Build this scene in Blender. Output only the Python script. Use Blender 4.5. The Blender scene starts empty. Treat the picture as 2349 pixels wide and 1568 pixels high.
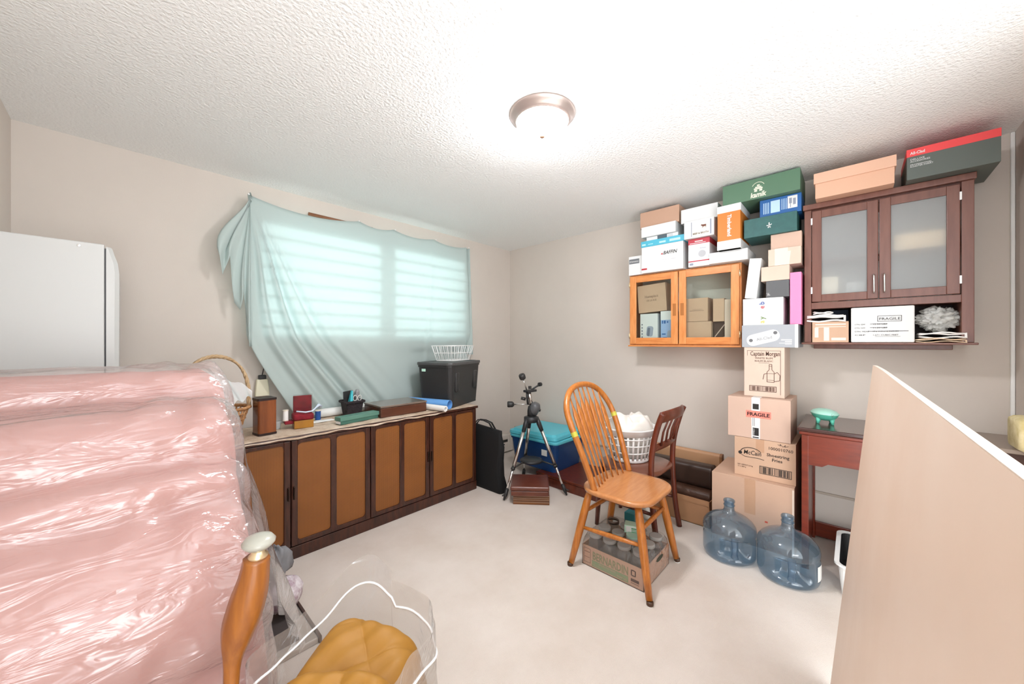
import bpy, bmesh, math, random
from mathutils import Vector, Matrix
random.seed(4)
PI = math.pi
S = bpy.context.scene
COL = S.collection

# ------------------------------------------------------------ camera
HEAD = math.radians(43.2)
CAM = (-3.198, -3.036, 1.30)
cd = bpy.data.cameras.new('camera'); cam = bpy.data.objects.new('camera', cd); COL.objects.link(cam)
cam.location = CAM
cam.rotation_euler = (PI / 2, 0, HEAD - PI / 2)
cd.sensor_width = 36.0; cd.lens = 836.0 / 2349.0 * 36.0; cd.clip_start = 0.02
S.camera = cam

# ------------------------------------------------------------ light and exposure
W = bpy.data.worlds.new('world'); S.world = W; W.use_nodes = True
W.node_tree.nodes['Background'].inputs[0].default_value = (0.90, 0.955, 1.0, 1)
W.node_tree.nodes['Background'].inputs[1].default_value = 1.6
S.view_settings.view_transform = 'Standard'; S.view_settings.look = 'None'
S.view_settings.gamma = 1.0; S.view_settings.use_curve_mapping = False
S.view_settings.exposure = 1.48


def area_light(name, loc, rot, sx, sy, power, color):
    l = bpy.data.lights.new(name, 'AREA'); l.shape = 'RECTANGLE'; l.size = sx; l.size_y = sy
    l.energy = power; l.color = color
    o = bpy.data.objects.new(name, l); COL.objects.link(o); o.location = loc; o.rotation_euler = rot
    return o


# daylight outside the window, and an added uplight, unseen behind the camera, filling the ceiling
area_light('daylight', (-1.65, 2.1, 1.95), (-PI / 2, 0, 0), .45, .45, 34, (0.86, 0.95, 1.0))
area_light('added_uplight', (-3.3, -4.4, 0.9), (math.radians(120), 0, math.radians(-32)), 1.2, 0.8, 9, (1.0, 0.98, 0.96))

# ------------------------------------------------------------ materials
def lin(h):
    h = h.lstrip('#'); v = [int(h[i:i + 2], 16) / 255 for i in (0, 2, 4)]
    return tuple(c / 12.92 if c <= .04045 else ((c + .055) / 1.055) ** 2.4 for c in v) + (1,)


MATS = {}


def pm(name, col, rough=.6, metal=0, spec=.5, var=0.0, vscale=8, stretch=None, bump=0, bscale=60, col2=None, **kw):
    """principled material with optional noise colour variation and bump"""
    if name in MATS: return MATS[name]
    m = bpy.data.materials.new(name); m.use_nodes = True; nt = m.node_tree; b = nt.nodes['Principled BSDF']
    b.inputs['Base Color'].default_value = lin(col); b.inputs['Roughness'].default_value = rough
    b.inputs['Metallic'].default_value = metal; b.inputs['Specular IOR Level'].default_value = spec
    tc = nt.nodes.new('ShaderNodeTexCoord'); mp = nt.nodes.new('ShaderNodeMapping')
    nt.links.new(tc.outputs['Object'], mp.inputs[0])
    if stretch: mp.inputs['Scale'].default_value = stretch
    if col2 or var:
        n = nt.nodes.new('ShaderNodeTexNoise'); n.inputs['Scale'].default_value = vscale
        n.inputs['Detail'].default_value = 5; n.inputs['Roughness'].default_value = .6
        nt.links.new(mp.outputs[0], n.inputs[0])
        r = nt.nodes.new('ShaderNodeValToRGB'); r.color_ramp.elements[0].position = .35; r.color_ramp.elements[1].position = .65
        c1 = lin(col); c2 = lin(col2) if col2 else tuple(c * (1 - var) for c in c1[:3]) + (1,)
        r.color_ramp.elements[0].color = c2; r.color_ramp.elements[1].color = c1
        nt.links.new(n.outputs[0], r.inputs[0]); nt.links.new(r.outputs[0], b.inputs['Base Color'])
    if bump:
        n2 = nt.nodes.new('ShaderNodeTexNoise'); n2.inputs['Scale'].default_value = bscale; n2.inputs['Detail'].default_value = 4
        nt.links.new(mp.outputs[0], n2.inputs[0])
        bp = nt.nodes.new('ShaderNodeBump'); bp.inputs['Strength'].default_value = bump; bp.inputs['Distance'].default_value = kw.get('bdist', .01)
        nt.links.new(n2.outputs[0], bp.inputs['Height']); nt.links.new(bp.outputs[0], b.inputs['Normal'])
    if 'coat' in kw: b.inputs['Coat Weight'].default_value = kw['coat']; b.inputs['Coat Roughness'].default_value = .15
    if 'emit' in kw: b.inputs['Emission Color'].default_value = lin(kw.get('ecol', col)); b.inputs['Emission Strength'].default_value = kw['emit']
    if 'trans' in kw: b.inputs['Transmission Weight'].default_value = kw['trans']
    MATS[name] = m
    return m


def film(name, tint, gloss=.5, rough=.1, milky=0.0, bump=0, bscale=20, mcol='#ffffff', fres=1.45, stretch=None):
    """thin clear sheet: see-through with a fresnel gloss and optional milky scatter"""
    if name in MATS: return MATS[name]
    m = bpy.data.materials.new(name); m.use_nodes = True; nt = m.node_tree; nt.nodes.clear()
    out = nt.nodes.new('ShaderNodeOutputMaterial'); t = nt.nodes.new('ShaderNodeBsdfTransparent'); t.inputs[0].default_value = lin(tint)
    g = nt.nodes.new('ShaderNodeBsdfGlossy'); g.inputs['Roughness'].default_value = rough
    fr = nt.nodes.new('ShaderNodeLayerWeight'); fr.inputs[0].default_value = .5
    pw = nt.nodes.new('ShaderNodeMath'); pw.operation = 'POWER'; pw.inputs[1].default_value = 3.5; nt.links.new(fr.outputs['Facing'], pw.inputs[0])
    mu = nt.nodes.new('ShaderNodeMath'); mu.operation = 'MULTIPLY_ADD'; mu.inputs[1].default_value = min(.9, .45 * gloss); mu.inputs[2].default_value = .035 * gloss; mu.use_clamp = True
    nt.links.new(pw.outputs[0], mu.inputs[0])
    base = t
    if milky:
        d = nt.nodes.new('ShaderNodeBsdfDiffuse'); d.inputs[0].default_value = lin(mcol)
        tl = nt.nodes.new('ShaderNodeBsdfTranslucent'); tl.inputs[0].default_value = lin(mcol)
        a = nt.nodes.new('ShaderNodeMixShader'); a.inputs[0].default_value = .5
        nt.links.new(d.outputs[0], a.inputs[1]); nt.links.new(tl.outputs[0], a.inputs[2])
        mm = nt.nodes.new('ShaderNodeMixShader'); mm.inputs[0].default_value = milky
        nt.links.new(t.outputs[0], mm.inputs[1]); nt.links.new(a.outputs[0], mm.inputs[2]); base = mm
    mx = nt.nodes.new('ShaderNodeMixShader'); nt.links.new(mu.outputs[0], mx.inputs[0])
    nt.links.new(base.outputs[0], mx.inputs[1]); nt.links.new(g.outputs[0], mx.inputs[2]); nt.links.new(mx.outputs[0], out.inputs[0])
    if bump:
        tc = nt.nodes.new('ShaderNodeTexCoord'); mp = nt.nodes.new('ShaderNodeMapping'); nt.links.new(tc.outputs['Object'], mp.inputs[0])
        if stretch: mp.inputs['Scale'].default_value = stretch
        n = nt.nodes.new('ShaderNodeTexNoise'); n.inputs['Scale'].default_value = bscale; n.inputs['Detail'].default_value = 3
        n.inputs['Distortion'].default_value = 1.2
        nt.links.new(mp.outputs[0], n.inputs[0])
        bp = nt.nodes.new('ShaderNodeBump'); bp.inputs['Strength'].default_value = bump; bp.inputs['Distance'].default_value = .02
        nt.links.new(n.outputs[0], bp.inputs['Height']); nt.links.new(bp.outputs[0], g.inputs['Normal'])
        nt.links.new(bp.outputs[0], fr.inputs['Normal'])
    MATS[name] = m
    return m


WALL = pm('wall_paint', '#d4cac0', .75, var=.04, vscale=2, bump=.15, bscale=180, bdist=.002)
CEIL = pm('ceiling_stipple', '#f7f7f5', .9, bump=.9, bscale=75, bdist=.008)
CARPET = pm('carpet', '#e2d8cf', .95, spec=.1, col2='#d8ccc1', vscale=2.6, bump=.6, bscale=420, bdist=.006)
CARD = pm('cardboard', '#cfac92', .8, spec=.2, var=.06, vscale=5)
CARDL = pm('cardboard_pale', '#dcc5b4', .8, spec=.2, var=.05, vscale=5)
CARDP = pm('cardboard_pinkish', '#d2b4a2', .8, spec=.2, var=.05, vscale=5)
TAPE = pm('parcel_tape', '#c39a7c', .35, var=.05)
TAPEP = pm('pale_tape', '#ecd8c6', .35)
WHITEC = pm('white_card', '#e0e0df', .55, spec=.3)
WHITEP = pm('white_plastic', '#f2f2f0', .35)
WHITEM = pm('white_enamel', '#c6c6c3', .35)
INK = pm('black_ink', '#262220', .6)
INKB = pm('brown_ink', '#5a3e33', .7)
GREYINK = pm('grey_ink', '#6a6a6c', .7)
OAK = pm('oak_wood', '#c4792f', .35, col2='#a75f1f', vscale=5, stretch=(14, 14, 1.2), coat=.35)
OAKS = pm('oak_seat_wood', '#c88a56', .3, col2='#b97844', vscale=5, stretch=(1.5, 12, 12), coat=.4)
PINE = pm('pine_wood', '#e0985a', .4, col2='#cf7f3f', vscale=4, stretch=(10, 10, 1.5), coat=.2)
PINEH = pm('pine_wood_cross', '#dd9352', .4, col2='#c9773a', vscale=4, stretch=(10, 1.5, 10), coat=.2)
MAHO = pm('dark_cherry_wood', '#6c2d18', .35, col2='#55210f', vscale=4, stretch=(10, 10, 1.2), coat=.3)
CAB = pm('brown_cabinet_wood', '#784c3e', .4, col2='#6a4034', vscale=4, stretch=(8, 8, 1), coat=.2)
CRED = pm('walnut_frame', '#4a2415', .35, col2='#2e140b', vscale=5, stretch=(8, 8, 1.5), coat=.3)
BLACKP = pm('black_plastic', '#2c2b2b', .45)
BLACKF = pm('black_fabric', '#0c0c0e', .85, bump=.2, bscale=200)
STEEL = pm('brushed_steel', '#d6d4d0', .25, metal=1)
CHROME = pm('chrome', '#e6e6e6', .12, metal=1)
BRASS = pm('pale_brass', '#e6d3ac', .3, metal=.8)
GLASS = film('clear_glass', '#f4f8f6', .8, .03)
JARG = film('jar_glass', '#f0f3f2', 1.8, .05, milky=.16, mcol='#f2f4f4')
WRAP = film('clear_wrap', '#f7f7f7', 1.8, .12, milky=.06, bump=.8, bscale=14)


# cane panels: woven bump and colour
def cane():
    m = pm('woven_cane', '#a86a2e', .5); nt = m.node_tree; b = nt.nodes['Principled BSDF']
    tc = nt.nodes.new('ShaderNodeTexCoord'); mp = nt.nodes.new('ShaderNodeMapping'); mp.inputs['Rotation'].default_value = (0, PI / 4, 0)
    nt.links.new(tc.outputs['Object'], mp.inputs[0])
    ch = nt.nodes.new('ShaderNodeTexChecker'); ch.inputs['Scale'].default_value = 190
    nt.links.new(mp.outputs[0], ch.inputs[0])
    n = nt.nodes.new('ShaderNodeTexNoise'); n.inputs['Scale'].default_value = 5
    nt.links.new(tc.outputs['Object'], n.inputs[0])
    ch.inputs[1].default_value = lin('#a06329'); ch.inputs[2].default_value = lin('#7e491c')
    mx = nt.nodes.new('ShaderNodeMixRGB'); mx.blend_type = 'MULTIPLY'; mx.inputs[0].default_value = .35
    nt.links.new(ch.outputs[0], mx.inputs[1]); nt.links.new(n.outputs[0], mx.inputs[2])
    nt.links.new(mx.outputs[0], b.inputs['Base Color'])
    bp = nt.nodes.new('ShaderNodeBump'); bp.inputs['Strength'].default_value = .4; bp.inputs['Distance'].default_value = .001
    nt.links.new(ch.outputs[1], bp.inputs['Height']); nt.links.new(bp.outputs[0], b.inputs['Normal'])
    return m


CANE = cane()

# ------------------------------------------------------------ mesh helpers
def mk(name, bm, mat, parent=None, loc=None, rot=None, smooth=False, kind=None, label=None):
    bmesh.ops.recalc_face_normals(bm, faces=bm.faces[:])
    me = bpy.data.meshes.new(name); bm.to_mesh(me); bm.free(); me.materials.append(mat)
    if smooth:
        me.polygons.foreach_set('use_smooth', [True] * len(me.polygons))
    o = bpy.data.objects.new(name, me); COL.objects.link(o)
    if parent: o.parent = parent
    if loc: o.location = loc
    if rot: o.rotation_euler = rot
    if kind: o['kind'] = kind
    if label: o['label'] = label
    return o


def sharp(o, ang=35):
    """smooth shading with hard edges kept"""
    me = o.data; bm = bmesh.new(); bm.from_mesh(me)
    for e in bm.edges:
        e.smooth = not (len(e.link_faces) == 2 and e.calc_face_angle(0) > math.radians(ang))
    bm.to_mesh(me); bm.free(); me.polygons.foreach_set('use_smooth', [True] * len(me.polygons))
    return o


def tag(o, label, cat, group=None):
    o['label'] = label; o['category'] = cat
    if group: o['group'] = group
    return o


def thing(name, label, cat, loc=(0, 0, 0), rot=(0, 0, 0), group=None):
    o = bpy.data.objects.new(name, None); COL.objects.link(o); o.location = loc; o.rotation_euler = rot
    o.empty_display_size = .05
    return tag(o, label, cat, group)


def addbox(bm, x0, x1, y0, y1, z0, z1, bev=0.0, seg=2):
    x0, x1 = sorted((x0, x1)); y0, y1 = sorted((y0, y1)); z0, z1 = sorted((z0, z1))
    M = Matrix.Translation(((x0 + x1) / 2, (y0 + y1) / 2, (z0 + z1) / 2)) @ Matrix.Diagonal((x1 - x0, y1 - y0, z1 - z0, 1))
    r = bmesh.ops.create_cube(bm, size=1, matrix=M)
    if bev:
        es = list({e for v in r['verts'] for e in v.link_edges})
        bmesh.ops.bevel(bm, geom=es, offset=bev, segments=seg, affect='EDGES', profile=.5)
    return bm


def bx(x0, x1, y0, y1, z0, z1, bev=0.0, seg=2):
    return addbox(bmesh.new(), x0, x1, y0, y1, z0, z1, bev, seg)


def addlathe(bm, prof, n=32, c=(0, 0, 0), sx=1, sy=1, M=None):
    rings = []
    for r, z in prof:
        ring = []
        for i in range(n):
            a = 2 * PI * i / n; v = Vector((c[0] + r * math.cos(a) * sx, c[1] + r * math.sin(a) * sy, c[2] + z))
            if M: v = M @ v
            ring.append(bm.verts.new(v))
        rings.append(ring)
    for a, b in zip(rings, rings[1:]):
        for i in range(n):
            bm.faces.new((a[i], a[(i + 1) % n], b[(i + 1) % n], b[i]))
    if prof[0][0] > 1e-4: bm.faces.new(rings[0][::-1])
    if prof[-1][0] > 1e-4: bm.faces.new(rings[-1])
    return bm


def lathe(prof, n=32, **k):
    prof = [(max(r, 1e-5), z) for r, z in prof]
    return addlathe(bmesh.new(), prof, n, **k)


def openlathe(bm, prof, n=32, c=(0, 0, 0), sx=1, sy=1):
    rings = [[bm.verts.new((c[0] + r * math.cos(2 * PI * i / n) * sx, c[1] + r * math.sin(2 * PI * i / n) * sy, c[2] + z)) for i in range(n)] for r, z in prof]
    for a, b in zip(rings, rings[1:]):
        for i in range(n): bm.faces.new((a[i], a[(i + 1) % n], b[(i + 1) % n], b[i]))
    return bm


def addtube(bm, pts, r, n=10, closed=False, sx=1.0, sy=1.0, up=None, cap=True):
    """tube along pts; r number or list; cross-section scaled by sx (side) and sy (normal)"""
    pts = [Vector(p) for p in pts]; k = len(pts)
    rs = r if isinstance(r, (list, tuple)) else [r] * k
    rings = []; prev = None
    for i, p in enumerate(pts):
        if closed: t = pts[(i + 1) % k] - pts[i - 1]
        else: t = pts[min(i + 1, k - 1)] - pts[max(i - 1, 0)]
        t.normalize()
        if up is not None: u = Vector(up)
        elif prev is None: u = Vector((0, 0, 1)) if abs(t.z) < .9 else Vector((1, 0, 0))
        else: u = prev
        nrm = (u - t * u.dot(t))
        if nrm.length < 1e-6: nrm = Vector((1, 0, 0)) - t * t.x
        nrm.normalize(); side = t.cross(nrm); prev = nrm
        sxx = sx[i] if isinstance(sx, (list, tuple)) else sx
        rings.append([bm.verts.new(p + (side * math.cos(2 * PI * j / n) * sxx + nrm * math.sin(2 * PI * j / n) * sy) * rs[i]) for j in range(n)])
    m = k if closed else k - 1
    for i in range(m):
        a, b = rings[i], rings[(i + 1) % k]
        for j in range(n): bm.faces.new((a[j], a[(j + 1) % n], b[(j + 1) % n], b[j]))
    if cap and not closed: bm.faces.new(rings[0][::-1]); bm.faces.new(rings[-1])
    return bm


def tube(pts, r, n=10, **k): return addtube(bmesh.new(), pts, r, n, **k)


def rrpts(w, d, r, z, ox=0, oy=0, seg=5):
    r = min(r, w / 2 - 1e-4, d / 2 - 1e-4); out = []
    for cx, cy, a0 in ((w / 2 - r, d / 2 - r, 0), (-w / 2 + r, d / 2 - r, 90), (-w / 2 + r, -d / 2 + r, 180), (w / 2 - r, -d / 2 + r, 270)):
        for i in range(seg + 1):
            a = math.radians(a0 + 90 * i / seg); out.append((ox + cx + r * math.cos(a), oy + cy + r * math.sin(a), z))
    return out


def addloft(bm, rings, cap0=True, cap1=True):
    vr = [[bm.verts.new(p) for p in r] for r in rings]; n = len(vr[0])
    for a, b in zip(vr, vr[1:]):
        for j in range(n): bm.faces.new((a[j], a[(j + 1) % n], b[(j + 1) % n], b[j]))
    if cap0: bm.faces.new(vr[0][::-1])
    if cap1: bm.faces.new(vr[-1])
    return bm


def loft(rings, **k): return addloft(bmesh.new(), rings, **k)


def grid(nu, nv, fn, thick=0.0):
    bm = bmesh.new(); V = [[bm.verts.new(fn(i / nu, j / nv)) for j in range(nv + 1)] for i in range(nu + 1)]
    for i in range(nu):
        for j in range(nv): bm.faces.new((V[i][j], V[i + 1][j], V[i + 1][j + 1], V[i][j + 1]))
    if thick:
        bmesh.ops.recalc_face_normals(bm, faces=bm.faces[:])
        bmesh.ops.solidify(bm, geom=bm.faces[:], thickness=thick)
    return bm


def prism(pts, t, M=None):
    """extrude a polygon (x,y) by t in z, then apply M"""
    bm = bmesh.new(); a = [bm.verts.new((p[0], p[1], 0)) for p in pts]; b = [bm.verts.new((p[0], p[1], t)) for p in pts]
    n = len(pts)
    bm.faces.new(a[::-1]); bm.faces.new(b)
    for i in range(n): bm.faces.new((a[i], a[(i + 1) % n], b[(i + 1) % n], b[i]))
    if M: bmesh.ops.transform(bm, matrix=M, verts=bm.verts[:])
    return bm


# a face frame: u to the right, v up, w out of the surface
def frame_W(x, y, z):   # a face looking to -x (read from the west)
    return Matrix(((0, 0, -1, x), (-1, 0, 0, y), (0, 1, 0, z), (0, 0, 0, 1)))


def frame_S(x, y, z):   # a face looking to -y
    return Matrix(((1, 0, 0, x), (0, 0, -1, y), (0, 1, 0, z), (0, 0, 0, 1)))


def decal(name, parent, F, u0, u1, v0, v1, mat, rot=0, t=.0008, label=None):
    pts = [(u0, v0), (u1, v0), (u1, v1), (u0, v1)]
    return mk(name, prism(pts, t, F), mat, parent, label=label)


def shape(name, parent, F, pts, mat, t=.0008):
    return mk(name, prism(pts, t, F), mat, parent)


def text(name, parent, F, s, size, u, v, mat, rot=0, width=None, bold=0.0, shear=0.0, ax='LEFT', t=.0010):
    c = bpy.data.curves.new('lettering', 'FONT'); c.body = s; c.size = size; c.offset = bold * size; c.shear = shear
    c.align_x = ax; c.extrude = .0003; c.resolution_u = 2
    o = bpy.data.objects.new('tmp', c); COL.objects.link(o)
    dg = bpy.context.evaluated_depsgraph_get(); dg.update()
    me = bpy.data.meshes.new_from_object(o.evaluated_get(dg))
    bpy.data.objects.remove(o)
    sx = 1.0
    if width and len(me.vertices):
        xs = [q.co.x for q in me.vertices]; sx = width / max(max(xs) - min(xs), 1e-5)
    me.transform(F @ Matrix.Translation((u, v, t)) @ Matrix.Rotation(rot, 4, 'Z') @ Matrix.Diagonal((sx, 1, 1, 1)))
    me.materials.clear(); me.materials.append(mat)
    for p in me.polygons: p.material_index = 0
    o = bpy.data.objects.new(name, me); COL.objects.link(o); o.parent = parent
    return o


def multi(name, parent, F, rects, mat, t=.0009):
    """several flat marks as one printed part"""
    bm = bmesh.new()
    for u0, u1, v0, v1 in rects:
        addbox(bm, u0, u1, v0, v1, 0, t)
    bmesh.ops.transform(bm, matrix=F, verts=bm.verts[:])
    return mk(name, bm, mat, parent)


def barcode(parent, F, u0, u1, v0, v1, mat, border=.003, n=26):
    R = [(u0, u1, v0, v0 + border), (u0, u1, v1 - border, v1), (u0, u0 + border, v0, v1), (u1 - border, u1, v0, v1)]
    rnd = random.Random(7); u = u0 + 2 * border; w = (u1 - u0 - 4 * border) / n
    for i in range(n):
        if rnd.random() < .85: R.append((u, u + w * rnd.choice((.3, .5, .75)), v0 + border * 1.6, v1 - border * 1.6))
        u += w
    return multi('barcode', parent, F, R, mat)


# ============================================================ THE ROOM
H = 2.4; XL = -3.58; YB = -3.65


def struct(name, bm, mat, parent=None, **k): return mk(name, bm, mat, parent, kind='structure', **k)


struct('floor', bx(-3.9, .12, -3.95, .12, -.1, 0), CARPET)
struct('ceiling', bx(-4.6, .12, -4.8, .12, H, H + .1), CEIL)
WX0, WX1, WZ0, WZ1 = -2.56, -.775, 1.33, 2.18       # window opening
bm = bmesh.new()
addbox(bm, XL - .12, WX0, 0, .14, 0, H); addbox(bm, WX1, .12, 0, .14, 0, H)
addbox(bm, WX0, WX1, 0, .14, 0, WZ0); addbox(bm, WX0, WX1, 0, .14, WZ1, H)
struct('wall_window', bm, WALL)
struct('wall_right', bx(0, .12, -3.77, 0, 0, H), WALL)
struct('wall_left', bx(XL - .12, XL, -3.0, 0, 0, H), WALL)
struct('wall_back', bx(-1.3, 0, YB - .12, YB, 0, H), WALL)

# window: frame, mullion, panes, slats of a blind
wn = bpy.data.objects.new('window_1', None); COL.objects.link(wn); wn['kind'] = 'structure'; wn.location = (WX0, .004, WZ0)
ww, wh = WX1 - WX0, WZ1 - WZ0
bm = bmesh.new(); f = .05
for a in ((0, ww, .0, .05, 0, f), (0, ww, 0, .05, wh - f, wh), (0, f, 0, .05, 0, wh), (ww - f, ww, 0, .05, 0, wh), (.86, .99, 0, .05, f, wh - f)):
    addbox(bm, a[0], a[1], a[2], a[3], a[4], a[5], .004)
mk('window_frame', bm, WHITEP, wn)
mk('pane', bx(f, .86, .02, .026, f, wh - f), GLASS, wn); mk('pane', bx(.99, ww - f, .02, .026, f, wh - f), GLASS, wn)
bm = bmesh.new()
for k in range(8):
    z = .08 + k * .1
    addbox(bm, .01, ww - .01, -.035, -.03, z, z + .028)
mk('blind', bm, film('blind_slat', '#dfeeee', .1, .5, milky=.55, mcol='#dfe8ea'), wn)
mk('window_sill', bx(-.02, ww + .02, -.075, 0, -.03, 0, .004), WHITEP, wn)

# baseboard heater under the window
ht = thing('baseboard_heater', 'low cream baseboard heater along the window wall in the corner', 'heater', (-1.6, 0, 0))
bm = bmesh.new(); addbox(bm, -1.9, 1.53, -.065, 0, .015, .125, .006); addbox(bm, -1.9, 1.53, -.04, 0, .125, .20); addbox(bm, -1.9, 1.53, -.065, 0, .155, .215, .01)
mk('heater_cover', bm, pm('heater_paint', '#d8cec3', .5), ht)
mk('vent_slot', bx(-1.9, 1.50, -.058, -.041, .126, .154), BLACKP, ht)
bm = bx(1.35, 1.44, -.068, -.066, .10, .115); mk('damper_slot', bm, BLACKP, ht)
mk('end_cap', bx(1.5, 1.58, -.07, 0, .015, .215, .01), pm('heater_paint', '#d8cec3'), ht)
struct('baseboard_right', bx(-.012, 0, -3.64, -.08, .285, .30, .003), pm('trim_paint', '#b9ab9c', .6))
struct('trim_1', bx(-.018, -.001, YB + .001, YB + .016, .3, H - .002, .004), WHITEP)

# ============================================================ ceiling lamp
lamp = thing('ceiling_lamp', 'round flush ceiling lamp with glowing frosted bowl and nickel rim', 'ceiling lamp', (-1.812, -1.935, H))
mk('rim', lathe([(.124, -.040), (.128, -.040), (.131, -.034), (.134, -.033), (.136, -.027), (.150, -.016), (.157, -.005), (.158, 0), (.0, 0)], 64), pm('satin_nickel', '#b5a59d', .35, metal=.6), lamp, smooth=True)
mk('glass_bowl', lathe([(.125, -.036), (.121, -.050), (.108, -.068), (.085, -.084), (.05, -.095), (.02, -.099), (0, -.1)], 48), pm('lit_frosted_glass', '#fff2e2', .3, emit=62, ecol='#fbfbff'), lamp, smooth=True)
mk('finial', lathe([(0, -.113), (.010, -.112), (.015, -.107), (.013, -.101), (.006, -.098), (0, -.095)], 20), pm('copper_finial', '#c79c86', .35, metal=.5), lamp, smooth=True)
# ============================================================ curtain
CURT = pm('sheet_fabric', '#cddad6', .8, spec=.1)
nt = CURT.node_tree; b = nt.nodes['Principled BSDF']; outn = nt.nodes['Material Output']
tl = nt.nodes.new('ShaderNodeBsdfTranslucent'); tl.inputs[0].default_value = lin('#eaf2f2')
mx = nt.nodes.new('ShaderNodeMixShader'); mx.inputs[0].default_value = .36
nt.links.new(b.outputs[0], mx.inputs[1]); nt.links.new(tl.outputs[0], mx.inputs[2]); nt.links.new(mx.outputs[0], outn.inputs[0])


def smooth01(x): x = max(0, min(1, x)); return x * x * (3 - 2 * x)


def sheet(u, v):      # u along the wall, v from top to bottom
    z = 2.285 - v * 1.56
    xl = -2.634 + .30 * max(0, (v - .60) / .4) ** 1.3 + .012 * math.sin(v * 9)
    xr = -.752 + .06 * v
    x = xl + (xr - xl) * u
    # top edge hangs between tacks
    tacks = (0, .40, .56, .78, 1); sag = 0
    for a, c in zip(tacks, tacks[1:]):
        if a <= u <= c:
            q = (u - a) / (c - a); sag = (.05 if c - a > .3 else .028) * 4 * q * (1 - q)
    z -= sag * (1 - v) ** 2
    # folds fanning from the upper left tack
    a = math.atan2(u * 1.88 + .02, v * 1.56 + .05)
    amp = smooth01(v * 2.5) * math.exp(-((a - .30) / .20) ** 2)
    y = -.105 - .028 * amp * math.sin(a * 52) - .012 * amp * math.sin(a * 93)
    y -= .006 * math.sin(u * 31 + 2.5 * v) * smooth01((u - .3) * 2) * smooth01(v * 2)
    y -= .012 * math.exp(-((u - .77 + .06 * v) / .012) ** 2) * smooth01(v * 3)
    y += .014 * (1 - smooth01(v * 4))
    y += .055 * smooth01((v - .56) * 6) * smooth01((u - .45) * 4)
    y = min(y, -.079 if WZ0 - .1 < z < WZ0 + .05 else -.03)
    return (x, y, z)


cur = thing('curtain', 'pale blue-green sheet tacked over the window as a curtain', 'curtain', (0, 0, 0))
mk('cloth', grid(220, 60, sheet, .002), CURT, cur, smooth=True)


def flap(u, v):       # the spare cloth folded over at the upper left
    top = Vector((-2.625, -.12, 2.29)); a = (u - .5)
    L = [.40, .56, .44, .78, .62, 1.02][min(5, int(u * 5.99))]
    q = u * 5.99 - int(u * 5.99); L2 = [.40, .56, .44, .78, .62, 1.02][min(5, int(u * 5.99) + 1)]
    L = L + (L2 - L) * q
    ang = math.radians(196 + 0) if False else 0
    w = (-.175 + .19 * u) * smooth01(v * 1.1) * (1.0 if u < .5 else (1 - .3 * v))
    return (top.x + w, top.y - .02 * math.sin(u * 24) * v - .01 * v, top.z - L * v)


mk('folded_edge', grid(48, 16, flap, .002), CURT, cur, smooth=True)
mk('hanging_edge', grid(8, 24, lambda u, v: (-.755 + .075 * u * (.3 + .7 * v) , -.10 + .02 * math.sin(u * 6), 2.27 - 1.1 * v), .002), CURT, cur, smooth=True)
for x, z in ((-2.634, 2.285), (-1.9, 2.285), (-1.58, 2.285), (-1.16, 2.285), (-.752, 2.285)):
    mk('tack', lathe([(.006, 0), (.005, .003), (0, .005)], 10, M=Matrix.Translation((x, -.125, z - .01)) @ Matrix.Rotation(PI / 2, 4, 'X')), WHITEP, cur)
tag(mk('curtain_rod', tube([(-2.25, -.05, 2.262), (-1.75, -.05, 2.262)], .012, 10), pm('rod_wood', '#8a5a3c', .5), None, smooth=True), 'brown wooden rod showing above the sagging top of the window sheet', 'curtain rod')

# ============================================================ white fridge
fr = thing('refrigerator', 'tall white refrigerator against the left wall seen from its side', 'refrigerator', (-3.40, -.36, 0))
mk('cabinet_body', bx(-.17, .145, -.35, .30, .03, 1.715, .004), WHITEM, fr)
mk('base_foot', bx(-.15, .12, -.30, .28, 0, .03), BLACKP, fr)
mk('door', loft([[(.150, -.35, z), (.165 + w, -.35, z), (.178 + w, -.335, z), (.178 + w, .285, z), (.165 + w, .30, z), (.150, .30, z)]
       for z, w in ((.06, 0), (.08, .006), (1.60, .010), (1.64, .006), (1.675, -.004), (1.70, -.010), (1.706, -.014))]), WHITEM, fr)
mk('gasket', bx(.1455, .1495, -.34, .29, .06, 1.70), GREYINK, fr)
mk('hinge_screw', lathe([(.006, 0), (.005, .002), (0, .0025)], 12, M=Matrix.Translation((.075, -.3505, 1.698)) @ Matrix.Rotation(PI / 2, 4, 'X')), STEEL, fr)

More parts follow.
